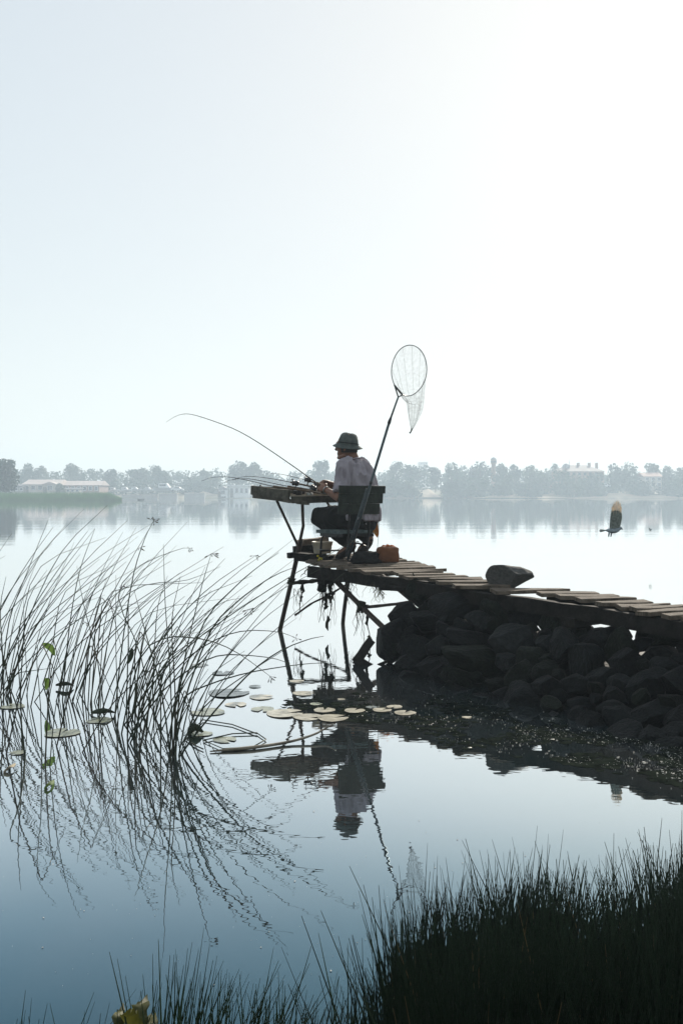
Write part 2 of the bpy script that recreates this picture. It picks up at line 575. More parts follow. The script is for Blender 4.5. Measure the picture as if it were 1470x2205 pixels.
def house(name, label, cat, x0, x1, ytop, ybase, d, depth, wall, roof, roof_h, nwin, rows=1, gable='x', overhang=.4, door=True, group=None, flat=False, foot=1.5):
    xa, xb, z0, z1 = px_box(x0, x1, ytop, ybase, d)
    t = thing(name, label, cat, ((xa + xb) / 2, d, z0 - foot), group)
    MB().box(((xa + xb) / 2, d + depth / 2, (z0 - foot + z1) / 2), xb - xa, depth, z1 - z0 + foot).build('wall', wall, t)
    hpx = roof_h / F * d
    o = overhang
    if flat:
        MB().box(((xa + xb) / 2, d + depth / 2, z1 + hpx / 2), xb - xa + o, depth + o, hpx).build('roof', roof, t)
    else:
        A = [(xa - o, d - o, z1), (xb + o, d - o, z1), (xb + o, d + depth + o, z1), (xa - o, d + depth + o, z1)]
        if gable == 'x':
            ridge = [(xa - o, d + depth / 2, z1 + hpx), (xb + o, d + depth / 2, z1 + hpx)]
            fs_ = [(0, 1, 5, 4), (2, 3, 4, 5), (0, 4, 3), (1, 2, 5), (3, 2, 1, 0)]
        elif gable == 'hip':
            k = min((xb - xa) * .28, depth / 2)
            ridge = [(xa + k, d + depth / 2, z1 + hpx), (xb - k, d + depth / 2, z1 + hpx)]
            fs_ = [(0, 1, 5, 4), (2, 3, 4, 5), (0, 4, 3), (1, 2, 5), (3, 2, 1, 0)]
        else:
            ridge = [((xa + xb) / 2, d - o, z1 + hpx), ((xa + xb) / 2, d + depth + o, z1 + hpx)]
            fs_ = [(0, 1, 4), (2, 3, 5), (1, 2, 5, 4), (3, 0, 4, 5), (3, 2, 1, 0)]
        MB().add([Vector(v) + Vector((0, 0, .01)) for v in A + ridge], fs_).build('roof', roof, t)
    hh = (z1 - z0) / rows
    for r_ in range(rows):
        for i in range(nwin):
            cx = xa + (xb - xa) * (i + .5) / nwin
            ww = min(1.3, (xb - xa) / nwin * .5)
            wh = min(1.5, hh * .5)
            f = MB().box((cx, d - .03, z0 + hh * (r_ + .55)), ww + .2, .16, wh + .2).build('window', wall if name == 'big_house' else M_white, t)
            MB().box((cx, d - .06, z0 + hh * (r_ + .55)), ww, .16, wh).build('pane', M_glassd, f)
    if door:
        MB().box((xa + (xb - xa) * .12, d - .04, z0 + 1.0 - foot * .3), 1.0, .18, 2.0).build('door', M_bark, t)
    return t

t = house('shed', 'large shed with a pale shallow pitched roof on the far left bank', 'shed', 50, 124, 1043, 1059, 300, 14, M_plaster, M_roofpale, 11, 5)
t = house('shed', 'narrow pale gabled annex in front of the large shed', 'shed', 94, 122, 1043, 1060, 296, 3.5, M_plaster, M_roofpale, 6, 1, gable='y')
t = house('shed', 'low lean-to with open front left of the large shed', 'shed', 20, 52, 1049, 1059, 298, 9, M_concrete, M_roofgrey, 6, 3, gable='y', door=False)
t = house('brick_building', 'long low brick building with a reddish roof beside the shed', 'building', 126, 214, 1045, 1060, 304, 12, M_brick, M_roofpale, 10, 7)
t = house('porch', 'small porch hut standing before the long brick building', 'hut', 142, 172, 1053, 1061, 298, 4, M_plaster, M_roofgrey, 3, 3, door=False)
t = house('kiosk', 'white waterside kiosk with a wide flat roof and long windows', 'kiosk', 494, 536, 1047, 1068, 332, 8, M_white, M_white, 2.5, 4, flat=True, overhang=1.2)
t = house('hut', 'small white gabled hut left of the flat roofed kiosk', 'hut', 470, 490, 1054, 1068, 331, 5, M_white, M_roofgrey, 7, 1, gable='y')
t = house('apartment_block', 'pale faraway apartment block rising over the trees', 'building', 904, 920, 996, 1040, 620, 18, M_plaster, M_concrete, 1.5, 3, 7, flat=True, door=False, foot=6)
t = house('big_house', 'big house with a brown hipped roof among far trees', 'house', 1205, 1300, 1015, 1052, 362, 18, M_brick, mat('brown_roof', (.16, .11, .09), .8, .25, 1.0), 15, 8, 3, gable='hip')
xa, xb, z0, z1 = px_box(1205, 1300, 1014, 1052, 362)
MB().lathe((P(1218, 1003, 368).x, 368, P(1218, 1008, 368).z - .6), [(1.5, 0), (1.5, 1.0), (1.3, 1.5), (.9, 1.95), (.35, 2.25), (.06, 2.35)], 14).build('dome', M_roofgrey, t)
MB().tube([(P(1228, 1003, 368).x, 370, P(1228, 1008, 370).z - 1), (P(1228, 1003, 368).x, 370, P(1228, 990, 370).z)], [.16, .05], 6).build('spire', M_roofgrey, t)
for q in (1248, 1272, 1288):
    MB().box((P(q, 1000, 368).x, 371, P(q, 1000, 371).z - .6), .9, .9, 2.4).build('chimney', M_brick, t)
t = house('red_roofed_house', 'small house with a red gabled roof behind the beach trees', 'house', 1386, 1424, 1026, 1050, 346, 9, M_plaster, M_roofred, 9, 3, 2)
# round tower
x = P(1062, 985, 365).x
zt = P(1062, 984, 365).z
t = thing('tower', 'round tower with a wider head above the far trees', 'tower', (x, 365, 2))
MB().lathe((x, 365, 1.5), [(1.0, 0), (.8, zt - 5.5), (.8, zt - 4.2)], 14).build('shaft', M_brick, t)
MB().lathe((x, 365, zt - 2.75), [(.8, 0), (1.05, .35), (1.05, 1.75), (1.0, 1.8)], 14).build('head', M_brick, t)
MB().lathe((x, 365, zt - .95), [(1.15, 0), (1.15, .12), (.6, .6), (.08, .9)], 14).build('roof', M_roofgrey, t)
for k in range(7):
    a = math.pi + math.pi * (k + .5) / 7
    MB().box((x + 1.05 * math.cos(a), 365 + 1.05 * math.sin(a), zt - 1.75), .34, .1, .7, a + math.pi / 2).build('window', M_glassd, t)
# quay walls
for (x0, x1, y0, y1, lab) in ((342, 381, 1063, 1076, 'low concrete quay wall below the motor yacht'), (397, 440, 1062, 1076, 'low concrete quay wall below the bare sandy slope'),
                              (262, 338, 1066, 1077, 'long low quay wall below the moored boats')):
    xa, xb, z0, z1 = px_box(x0, x1, y0, y1, 329)
    t = thing('quay_wall', lab, 'wall', ((xa + xb) / 2, 329, -.3))
    MB().box(((xa + xb) / 2, 330.5, z1 / 2 - .2), xb - xa, 3, z1 + .4).build('wall', M_concrete, t)
    MB().box(((xa + xb) / 2, 330.45, z1 + .09), xb - xa + .3, 3.2, .16).build('coping', M_plaster, t)

def boat(px, py, d, L, label, cabin=True, hull=M_white):
    p = P(px, py, d)
    t = thing('motor_boat', label, 'boat', p, 'boats laid up on the far bank')
    prof = [(-.5, .36, 1), (-.25, .42, .95), (.1, .42, 1), (.35, .28, 1.1), (.5, .02, 1.25)]
    hgt = L * .17
    vs, fs = [], []
    for (u, w_, k) in prof:
        vs += [(p.x + u * L, d - w_ * L * .42, p.z + hgt * k), (p.x + u * L * .92, d, p.z), (p.x + u * L, d + w_ * L * .42, p.z + hgt * k)]
    for i in range(4):
        a = i * 3
        fs += [(a, a + 1, a + 4, a + 3), (a + 1, a + 2, a + 5, a + 4), (a, a + 3, a + 5, a + 2)]
    fs += [(0, 2, 1), (12, 13, 14)]
    MB().add(vs, fs).build('hull', hull, t)
    if cabin:
        c = MB().add([(p.x - .28 * L, d - .13 * L, p.z + hgt), (p.x + .2 * L, d - .1 * L, p.z + hgt), (p.x + .2 * L, d + .1 * L, p.z + hgt), (p.x - .28 * L, d + .13 * L, p.z + hgt),
                      (p.x - .26 * L, d - .11 * L, p.z + hgt * 2), (p.x + .06 * L, d - .09 * L, p.z + hgt * 2), (p.x + .06 * L, d + .09 * L, p.z + hgt * 2), (p.x - .26 * L, d + .11 * L, p.z + hgt * 2)],
                     [(0, 1, 5, 4), (1, 2, 6, 5), (2, 3, 7, 6), (3, 0, 4, 7), (4, 5, 6, 7)]).build('cabin', M_white, t)
        MB().box((p.x - .1 * L, d - .125 * L, p.z + hgt * 1.55), L * .26, .06, hgt * .4).build('window', M_glassd, c)
    return t
boat(245, 1058, 318, 3.2, 'small white boat at the end of the brick building')
boat(271, 1059, 320, 4.4, 'white cabin boat, first of the row right of the reed bed')
boat(292, 1058, 322, 4.2, 'white cabin boat in the middle of the row on the bank')
boat(320, 1058, 322, 4.0, 'white cabin boat next to the long motor yacht')
boat(357, 1059, 320, 8.0, 'long low white motor yacht on the far bank')
boat(304, 1077, 226, 1.6, 'small dark rowing boat out on the water off the quay', cabin=False, hull=M_bark)
boat(478, 1072, 318, 2.6, 'small dark rowing boat at the water below the kiosk', cabin=False, hull=M_bark)

def car(px, py, d, label):
    p = P(px, py, d)
    t = thing('parked_car', label, 'car', p)
    L = 4.2
    prof = [(-.5, .35), (-.48, .8), (-.3, .88), (-.18, 1.42), (.16, 1.45), (.3, .95), (.48, .82), (.5, .35)]
    vs = [(p.x + u * L, d + s_ * .8, p.z + z) for s_ in (-1, 1) for (u, z) in prof]
    k = len(prof)
    fs = [tuple(range(k)), tuple(reversed(range(k, 2 * k)))] + [(i, (i + 1) % k, k + (i + 1) % k, k + i) for i in range(k)]
    MB().add(vs, fs).build('body', M_white, t)
    MB().box((p.x - .05, d - .8, p.z + 1.15), 1.4, .06, .35).build('window', M_glassd, t)
    for u in (-.3, .3):
        MB().lathe((p.x + u * L, d - .85, p.z + .32), [(.32, 0), (.32, .2)], 12, (0, 1, 0)).build('wheel', M_glassd, t)
car(1300, 1050, 345, 'white car parked by the far beach in front of the big house')
car(382, 1058, 318, 'white car parked behind the bow of the motor yacht')

# ------------------------------------------------------------------ haze over the lake
hm = bpy.data.materials.new('haze')
hm.use_nodes = True
n, l = hm.node_tree.nodes, hm.node_tree.links
n.clear()
out = n.new('ShaderNodeOutputMaterial')
pv = n.new('ShaderNodeVolumePrincipled')
pv.inputs['Color'].default_value = (0.64, 0.76, 0.87, 1)
pv.inputs['Density'].default_value = 0.0016
pv.inputs['Anisotropy'].default_value = 0.25
l.new(pv.outputs[0], out.inputs['Volume'])
o = MB().box((0, 420, 16.0), 1260, 980, 34.6).build('haze', hm)
kind(o, 'stuff', 'thin pale morning haze over the lake')

# ------------------------------------------------------------------ near bank
M_soil = mat('dark_bank_soil', (0.020, 0.018, 0.012), 0.95, 0.35, 6.0, bump=0.5, bscale=30)
def bank_edge(x):                                       # how far the near bank reaches into the water
    return 2.05 + 0.55 * max(0, min(1, (x + 0.1) / 0.5)) + 4.5 * max(0.0, min(1.0, (x - 2.6) / 2.0)) ** 1.2 + 0.06 * math.sin(x * 5)
vs, fs = [], []
NXB, NYB = 60, 24
for j in range(NYB):
    for i in range(NXB):
        x = -14 + 28 * (i / (NXB - 1)) if i not in (0, NXB - 1) else (-60 if i == 0 else 60)
        e = bank_edge(max(-6, min(6, x)))
        y = -40 + (e + 0.5 + 40) * (j / (NYB - 1)) ** 0.25
        s_ = e - y
        z = max(-0.25, min(0.25, s_ * 0.22)) + 0.03 * noise.noise(Vector((x * 2.3, y * 2.3, 1))) + (0.02 * min(10, max(0, s_ - 1)))
        vs.append((x, y, z))
for j in range(NYB - 1):
    for i in range(NXB - 1):
        a = j * NXB + i
        fs.append((a, a + 1, a + NXB + 1, a + NXB))
kind(MB().add(vs, fs).build('near_bank', M_soil, smooth=True), 'structure', 'dark earth bank under the sedge')

# ------------------------------------------------------------------ stone jetty
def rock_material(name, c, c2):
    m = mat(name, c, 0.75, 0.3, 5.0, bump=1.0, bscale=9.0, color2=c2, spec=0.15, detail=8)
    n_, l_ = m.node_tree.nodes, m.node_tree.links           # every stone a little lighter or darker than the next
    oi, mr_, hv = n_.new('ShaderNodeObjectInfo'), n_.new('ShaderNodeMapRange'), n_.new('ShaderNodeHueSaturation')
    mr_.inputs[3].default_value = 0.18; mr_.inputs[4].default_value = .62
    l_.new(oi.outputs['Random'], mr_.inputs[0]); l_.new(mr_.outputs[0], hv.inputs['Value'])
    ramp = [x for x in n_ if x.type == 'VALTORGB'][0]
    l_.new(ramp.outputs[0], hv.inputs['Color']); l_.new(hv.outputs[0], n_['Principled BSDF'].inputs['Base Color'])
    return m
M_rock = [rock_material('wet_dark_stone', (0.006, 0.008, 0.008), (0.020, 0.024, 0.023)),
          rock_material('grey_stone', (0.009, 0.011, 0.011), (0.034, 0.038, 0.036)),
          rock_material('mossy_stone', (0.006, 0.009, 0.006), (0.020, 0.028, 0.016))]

def rock_mesh(seed, sub=4, cuts=17, rough=0.05):
    g = random.Random(seed)
    bm = bmesh.new()
    bmesh.ops.create_icosphere(bm, subdivisions=sub, radius=1.0)
    planes = []
    for k in range(cuts):
        nv = Vector((g.gauss(0, 1), g.gauss(0, 1), g.gauss(0, 1))).normalized()
        planes.append((nv, g.uniform(0.46, 0.78)))
    off = Vector((g.uniform(0, 50), g.uniform(0, 50), 0))
    for v in bm.verts:
        p = v.co.copy()
        for nv, h_ in planes:
            e = p.dot(nv) - h_
            if e > 0:
                p -= nv * e * 0.99
        p *= 1 + rough * noise.fractal(p * 2.2 + off, 1.0, 2.0, 3)
        v.co = p
    me = bpy.data.meshes.new('stone')
    bm.to_mesh(me)
    bm.free()
    return me

ROCKS = []
for k in range(14):
    me = rock_mesh(100 + k)
    me.materials.append(M_rock[k % 3])
    me.polygons.foreach_set('use_smooth', [True] * len(me.polygons))
    me.set_sharp_from_angle(angle=R(24))
    ROCKS.append(me)

def polyline(pts, u):
    n_ = len(pts) - 1
    k = min(int(u * n_), n_ - 1)
    return pts[k].lerp(pts[k + 1], u * n_ - k)

foot = [W(846, 1442), W(950, 1468), W(1060, 1497), W(1180, 1530), W(1300, 1562), W(1470, 1602), W(1700, 1650), W(2000, 1700)]
crest = [P(878, 1300, 7.75), P(950, 1276, 7.6), P(1060, 1294, 7.2), P(1180, 1326, 6.85), P(1300, 1347, 6.5), P(1420, 1353, 6.2), P(1620, 1400, 5.75), P(1900, 1440, 5.25)]
jet = thing('stone_jetty', 'dark heap of rough stones carrying the plank walkway', 'jetty', W(1200, 1480))
vs, fs = [], []                                          # filler core added inside the heap to stop light gaps
NS = 20
for i in range(NS + 1):
    u = i / NS
    a, c = polyline(foot, u), polyline(crest, u)
    back = (c - a); back.z = 0; back.normalize()
    row = [a + Vector((0, 0, -.4)), a + back * .12 + Vector((0, 0, -.06)), a.lerp(c, .55) + back * .14 + Vector((0, 0, -.04)), c + back * .16 + Vector((0, 0, -.15)), c + back * .5 + Vector((0, 0, -.25)), c + back * 1.0 + Vector((0, 0, -.8))]
    if u < .04:
        row = [r_ + Vector((.14, 0, -.06)) for r_ in row]
    for r_ in row:
        vs.append(r_ + Vector((noise.noise(r_ * 3) * .04, 0, noise.noise(r_ * 4 + Vector((9, 0, 0))) * .04)))
for i in range(NS):
    for k in range(5):
        q = i * 6 + k
        fs.append((q, q + 6, q + 7, q + 1))
fs.append((0, 1, 2, 3, 4, 5))
core = MB().add(vs, fs).build('filler_core', M_rock[0], jet, smooth=True)

g = random.Random(21)
placed = []
def put_stone(p, sx, sy, sz, rot=None, mesh=None, name='stone', parent=jet):
    o = bpy.data.objects.new(name, mesh or g.choice(ROCKS))
    COL.objects.link(o)
    attach(o, parent)
    o.location = p
    o.rotation_euler = rot if rot else (g.uniform(-.5, .5), g.uniform(-.5, .5), g.uniform(0, 6.28))
    o.scale = (sx, sy, sz)
    return o
def along(u, t):
    a, c = polyline(foot, u), polyline(crest, u)
    return a.lerp(c, t)
# the stones the photo lets one pick out: pixel centre, width and height in pixels, lean
BIG = [(868, 1328, 66, 62, 0), (843, 1382, 60, 92, .3), (905, 1280, 58, 50, .1), (975, 1312, 110, 56, -.35), (930, 1340, 86, 52, -.2), (895, 1395, 96, 62, .1),
       (1010, 1395, 90, 80, -.1), (968, 1378, 70, 60, .2), (1030, 1426, 132, 58, .12), (1105, 1382, 110, 76, .1), (1082, 1318, 78, 60, -.4), (1130, 1330, 70, 46, 0),
       (1122, 1460, 78, 54, -.2), (1195, 1352, 60, 60, .2), (1215, 1395, 56, 76, .1), (1262, 1418, 90, 84, .2), (1175, 1388, 50, 40, 0), (1300, 1380, 60, 48, .2),
       (1335, 1392, 70, 60, -.2), (1425, 1415, 100, 60, .05), (1435, 1368, 66, 52, .1), (1350, 1430, 70, 60, .1), (1180, 1480, 66, 44, .1), (1240, 1478, 74, 46, -.2),
       (1300, 1470, 80, 56, .1), (1395, 1480, 84, 60, -.1), (1400, 1548, 90, 48, -.25), (1320, 1532, 62, 44, .2), (1452, 1530, 70, 60, .2), (1255, 1520, 60, 34, 0),
       (1040, 1340, 64, 50, .3), (1150, 1425, 70, 52, -.2), (935, 1440, 80, 52, .1), (880, 1430, 64, 54, -.2), (1000, 1462, 90, 44, .05), (1075, 1480, 60, 34, .1),
       (1240, 1344, 40, 30, -.2), (1330, 1362, 54, 30, 0), (1466, 1470, 70, 60, 0), (1090, 1430, 50, 44, .3), (945, 1395, 60, 50, -.3)]
def depth_at(px, py):                                    # where a sight line meets the face of the heap
    best = None
    for i in range(80):
        u = i / 79
        a, c = polyline(foot, u), polyline(crest, u)
        for t in (-.15, 0, .15, .3, .45, .6, .75, .9, 1.05):
            p = a.lerp(c, t)
            qx, qy = CX + p.x / p.y * F, HY + (H - p.z) / p.y * F
            e = (qx - px) ** 2 + (qy - py) ** 2
            if best is None or e < best[0]:
                best = (e, p.y)
    return best[1]
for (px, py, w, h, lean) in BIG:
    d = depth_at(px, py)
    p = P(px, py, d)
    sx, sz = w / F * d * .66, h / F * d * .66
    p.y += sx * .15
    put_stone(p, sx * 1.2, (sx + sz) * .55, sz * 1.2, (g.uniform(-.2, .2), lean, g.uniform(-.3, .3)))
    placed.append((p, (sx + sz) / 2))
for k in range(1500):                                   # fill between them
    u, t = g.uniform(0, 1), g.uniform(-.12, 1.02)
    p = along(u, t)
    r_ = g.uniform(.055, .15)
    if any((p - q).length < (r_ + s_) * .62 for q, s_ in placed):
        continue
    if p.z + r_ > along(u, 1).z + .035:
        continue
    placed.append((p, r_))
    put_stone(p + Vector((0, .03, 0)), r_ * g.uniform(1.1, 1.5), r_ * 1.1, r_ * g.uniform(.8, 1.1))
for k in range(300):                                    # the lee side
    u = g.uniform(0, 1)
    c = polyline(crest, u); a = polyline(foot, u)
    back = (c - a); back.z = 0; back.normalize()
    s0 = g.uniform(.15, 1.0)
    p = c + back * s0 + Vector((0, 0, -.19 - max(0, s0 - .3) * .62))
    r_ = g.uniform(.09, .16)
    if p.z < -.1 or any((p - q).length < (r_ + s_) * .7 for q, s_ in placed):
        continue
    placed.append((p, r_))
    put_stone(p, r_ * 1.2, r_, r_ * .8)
# ------------------------------------------------------------------ pier
M_deck = mat('weathered_plank', (0.075, 0.058, 0.043), 0.85, 0.45, 9.0, bump=0.6, bscale=45, spec=.15, color2=(0.19, 0.152, 0.115), stretch=(1.0, 6.0, 1.0))
M_timber = mat('dark_wet_timber', (0.011, 0.010, 0.009), 0.85, 0.35, 10.0, bump=0.5, bscale=50, spec=.1, color2=(0.022, 0.020, 0.017))
M_pipe = mat('rusty_pipe', (0.045, 0.032, 0.024), 0.7, 0.4, 30.0, bump=0.3, bscale=80, metal=0.3)
M_moss = mat('dry_moss', (0.022, 0.022, 0.012), 0.95, 0.4, 30.0, bump=0.6, bscale=60)

pier = thing('plank_pier', 'weathered plank walkway on poles running out to the fishing seat', 'pier', (0.5, 7.6, 0))
def plank(a, b, w, th=0.026, m=M_deck, name='plank', z=0.0):
    a, b = Vector(a), Vector(b)
    dirn = (b - a); dirn.normalize()
    side = Vector((-dirn.y, dirn.x, 0)).normalized()
    if side.y < 0:
        side = -side
    up = dirn.cross(side)
    if up.z < 0:
        up = -up
    vs, fs = [], []
    N = 4
    sag = rng.uniform(-.006, .006)
    e0, e1 = rng.uniform(-.02, .02), rng.uniform(-.02, .02)
    tw = rng.uniform(-.012, .012)
    for i in range(N + 1):
        u = i / N
        c = a.lerp(b, u) + up * (sag * 4 * u * (1 - u) + z)
        for (sv, uv) in ((0, -th), (0, -.003), (.006, 0), (w - .006, 0), (w, -.003), (w, -th)):
            ex = (e0 if i == 0 else e1 if i == N else 0) * (sv / w)
            vs.append(c + side * (sv + rng.uniform(-.002, .002)) + dirn * ex + up * (uv + tw * (u - .5) * (sv / w - .5) * 2))
    for i in range(N):
        for k in range(6):
            k2 = (k + 1) % 6
            q = i * 6
            fs.append((q + k, q + 6 + k, q + 6 + k2, q + k2))
    fs += [tuple(range(6)), tuple(reversed(range(N * 6, N * 6 + 6)))]
    return MB().add(vs, fs).build(name, m, pier)

PL = [((668, 1196), (842, 1190)), ((668, 1200), (850, 1194)), ((668, 1204), (858, 1197)), ((668, 1208), (866, 1201)),
      ((676, 1212), (876, 1205)), ((690, 1215), (893, 1209)), ((706, 1219), (907, 1213)), ((726, 1222), (921, 1216)), ((756, 1226), (938, 1220)),
      ((786, 1230), (961, 1225)), ((854, 1233), (954, 1231)), ((858, 1237), (980, 1236)), ((878, 1242), (1008, 1240)), ((926, 1247), (1040, 1246)),
      ((944, 1253), (1062, 1252)), ((980, 1262), (1098, 1261)),
      ((1067, 1271), (1227, 1269)), ((1165, 1277), (1290, 1277)), ((1206, 1284), (1333, 1284)), ((1251, 1291), (1370, 1289)), ((1294, 1298), (1406, 1295)),
      ((1338, 1305), (1443, 1300)), ((1370, 1311), (1482, 1306)), ((1397, 1319), (1512, 1312)), ((1443, 1325), (1560, 1319)), ((1490, 1333), (1605, 1327)), ((1540, 1342), (1660, 1336)), ((1600, 1352), (1720, 1346))]
for i, (a, b) in enumerate(PL):
    nxt = D(*PL[i - 1][0]) if i else None
    A, B = D(*a), D(*b)
    gap = ((D(*PL[i - 1][0]) + D(*PL[i - 1][1])) / 2 - (A + B) / 2).y if i else .15
    plank(A, B, max(.08, min(.15, gap * .93)), z=rng.uniform(-.004, .006))
# a few slipped boards lying across under the edge
plank(D(915, 1252, -.05), D(985, 1266, -.05), .09, m=M_timber, z=-.03)
plank(D(930, 1258, -.07), D(1060, 1262, -.05), .08, m=M_timber, z=-.05)

def beam(pts, w, h, name='beam', m=M_timber, jit=.004):
    mb = MB()
    for a, b in zip(pts[:-1], pts[1:]):
        mb.bar(a, b, w, h, jit=jit)
    return mb.build(name, m, pier)
dn = lambda v, z: Vector(v) + Vector((0, 0, z))
beam([dn(D(668, 1211), -.078), dn(D(800, 1229), -.076), dn(D(936, 1247), -.076)], .06, .095)
beam([dn(D(900, 1243), -.082), dn(D(1075, 1270), -.082)], .06, .09)
beam([dn(D(1060, 1268), -.08), dn(D(1300, 1299), -.08), dn(D(1640, 1355), -.08)], .06, .10)
beam([dn(D(842, 1192), -.08), dn(D(950, 1228), -.08), dn(D(1090, 1262), -.08)], .06, .085)
beam([dn(D(1180, 1271), -.08), dn(D(1380, 1293), -.08), dn(D(1700, 1345), -.08)], .06, .085)
beam([dn(D(676, 1190), -.075), dn(D(760, 1186), -.075)], .07, .08)
# cross bearers
for (a, b) in (((690, 1214), (846, 1196)), ((935, 1256), (1010, 1238)), ((1225, 1292), (1300, 1282))):
    beam([dn(D(*a), -.15), dn(D(*b), -.15)], .08, .06, 'cross_bearer')

def pole(name, pts, r_, m=M_pipe, sides=8, lumps=0.0, n_=8):
    q = spline(pts, n_) if len(pts) > 2 else [Vector(pts[0]).lerp(Vector(pts[1]), i / n_) for i in range(n_ + 1)]
    ra = [r_ * (1 + rng.uniform(-lumps, lumps)) for _ in q]
    if lumps:
        q = [p + Vector((rng.uniform(-1, 1), 0, rng.uniform(-1, 1))) * r_ * lumps * .4 for p in q]
    return MB().tube(q, ra, sides).build(name, m, pier, smooth=True)
foot_l = W(600, 1357); foot_r = W(738, 1343)
pole('post', [P(649, 1160, 9.2), P(632, 1232, 9.22), foot_l + Vector((-.05, 0, -.5)) * .2, foot_l + Vector((-.06, 0, -.4))], .021, n_=10)
pole('post', [P(752, 1236, 9.55), P(744, 1290, 9.7), foot_r, foot_r + Vector((-.02, 0, -.4))], .020, n_=8)
pole('post', [P(790, 1200, 9.9), P(783, 1225, 9.95)], .02, n_=4)
pole('clamp', [P(629, 1246, 9.22), P(626, 1258, 9.22)], .034, M_moss, lumps=.25, n_=4)
pole('cross_pole', [P(628, 1256, 9.2), P(690, 1249, 9.3), P(752, 1239, 9.52)], .019, M_moss, lumps=.3, n_=20)
pole('brace', [P(708, 1236, 8.75), P(778, 1306, 8.3), P(852, 1377, 7.75)], .022, lumps=.05)
pole('brace', [P(822, 1240, 8.0), P(888, 1294, 7.75)], .018, lumps=.05)
pole('cross_pole', [P(635, 1325, 9.2), P(672, 1299, 9.3), P(705, 1283, 9.35), P(748, 1257, 9.5)], .010, lumps=.25, n_=14)
pole('cross_pole', [P(784, 1308, 8.3), P(840, 1302, 8.0), P(890, 1296, 7.75)], .013, lumps=.12)
pole('cross_pole', [P(820, 1265, 7.95), P(880, 1268, 7.75), P(950, 1273, 7.5)], .024, M_timber, lumps=.08)
pole('thick_stub_post', [P(703, 1214, 8.75), P(692, 1273, 8.8)], .042, M_timber, lumps=.06, sides=6, n_=4)
pole('knot', [P(772, 1298, 8.32), P(786, 1312, 8.28)], .04, M_moss, lumps=.35, n_=4)
# rough timbers at the head of the pier
beam([P(640, 1198, 9.15), P(712, 1206, 9.0)], .13, .07, 'end_timber')
beam([P(620, 1196, 9.35), P(700, 1192, 9.45)], .10, .05, 'end_timber')
beam([P(632, 1188, 9.5), P(690, 1184, 9.55)], .12, .10, 'end_timber')

o = MB().bar(P(640, 1172, 9.55), P(704, 1162, 9.65), .10, .075, jit=.006).build('log', mat('log_wood', (.16, .12, .085), .9, .35, 12, bump=.5, color2=(.26, .2, .15)))
tag(o, 'squared old log lying on the far end of the pier behind the bait tub', 'log')

# boulder on the walkway
bp_ = D(1098, 1262)
me = rock_mesh(311, 4, 9, .04); me.materials.append(mat('boulder_stone', (.055, .055, .05), .8, .3, 6, bump=.5, bscale=30, color2=(.10, .095, .088)))
me.polygons.foreach_set('use_smooth', [True] * len(me.polygons))
bd = bpy.data.objects.new('boulder', me); COL.objects.link(bd)
bw = 97 / F * bp_.y
bd.location = Vector((P(1097, 1240, bp_.y + .12).x, bp_.y + .12, deck_z(bp_.y) + bw * .15))
bd.scale = (bw * .57, bw * .42, bw * .36); bd.rotation_euler = (.0, .10, .1)
tag(bd, 'large grey boulder sitting on the planks of the walkway', 'boulder')

# broken frame of slats leaning in the shallows
M_wetwood = mat('black_wet_wood', (.02, .018, .015), .8, .3, 20, bump=.4)
fr_ = thing('broken_crate', 'broken L shaped wooden crate frame sticking out of the water before the stones', 'crate', W(775, 1432))
d0 = 7.45
def fbar(a, b, w=.035, nm='rail'):
    MB().bar(P(*a, d0), P(*b, d0), w, .03, up=(0, 1, 0), jit=.002).build(nm, M_wetwood, fr_)
fbar((797, 1374), (762, 1424)); fbar((803, 1380), (774, 1422)); fbar((761, 1423), (799, 1441)); fbar((768, 1416), (804, 1437))
for (a, b) in (((788, 1388), (795, 1393)), ((779, 1400), (786, 1405)), ((782, 1426), (779, 1432)), ((793, 1432), (790, 1438))):
    fbar(a, b, .02, 'tie')
fbar((803, 1438), (838, 1421), .02, 'stake')

# ------------------------------------------------------------------ hanging weed under the pier
M_weed = mat('dry_water_weed', (.035, .032, .018), .9, .4, 20)
M_weedy = mat('yellowing_weed', (.13, .13, .05), .9, .3, 20, trans=.3)
def weed(label, px, py, d, length, strands, spread, seed, clots=4, m=M_weed):
    g = random.Random(seed)
    top = P(px, py, d)
    t = thing('hanging_weed', label, 'weed', top, 'weed hanging under the pier')
    mb = MB()
    main = []
    for k in range(strands):
        p = top + Vector((g.uniform(-1, 1) * spread, g.uniform(-1, 1) * spread, 0))
        L = length * g.uniform(.35, 1)
        pts = [p]
        for i in range(6):
            p = p + Vector((g.uniform(-.02, .02), g.uniform(-.02, .02), -L / 6))
            pts.append(p)
        kk = 2.4 if k < max(2, clots // 3) else 1.0
        if kk > 1: main.append(pts)
        mb.tube(pts, [.0022 * kk, .002 * kk, .002 * kk, .0017 * kk, .0015 * kk, .0012 * kk, .001 * kk], 4)
    mb.build('strands', m, t)
    mb = MB()
    for k in range(clots):
        c = Vector(g.choice(g.choice(main)[:6])) + Vector((g.uniform(-.006, .006), 0, g.uniform(-.04, .01)))
        r_ = g.uniform(.006, .022)
        L = r_ * g.uniform(2.5, 7)
        q = [c + Vector((g.uniform(-.7, .7) * r_, 0, -L * (i / 4 - .5))) for i in range(5)]
        mb.tube(q, [r_ * .2, r_ * g.uniform(.6, 1), r_ * g.uniform(.6, 1.1), r_ * g.uniform(.4, .9), r_ * .15], 5)
    mb.build('clots', M_moss, t)
    return t
weed('long dark tangle of weed hanging from the thick stub post to the water', 705, 1240, 8.9, .50, 22, .05, 1, 16)
weed('tuft of thin weed strands below the mossy cross pole at the outer post', 640, 1268, 9.2, .34, 9, .05, 2, 3)
weed('thin weed strands hanging from the inner water post', 752, 1256, 9.5, .22, 10, .05, 3, 2)
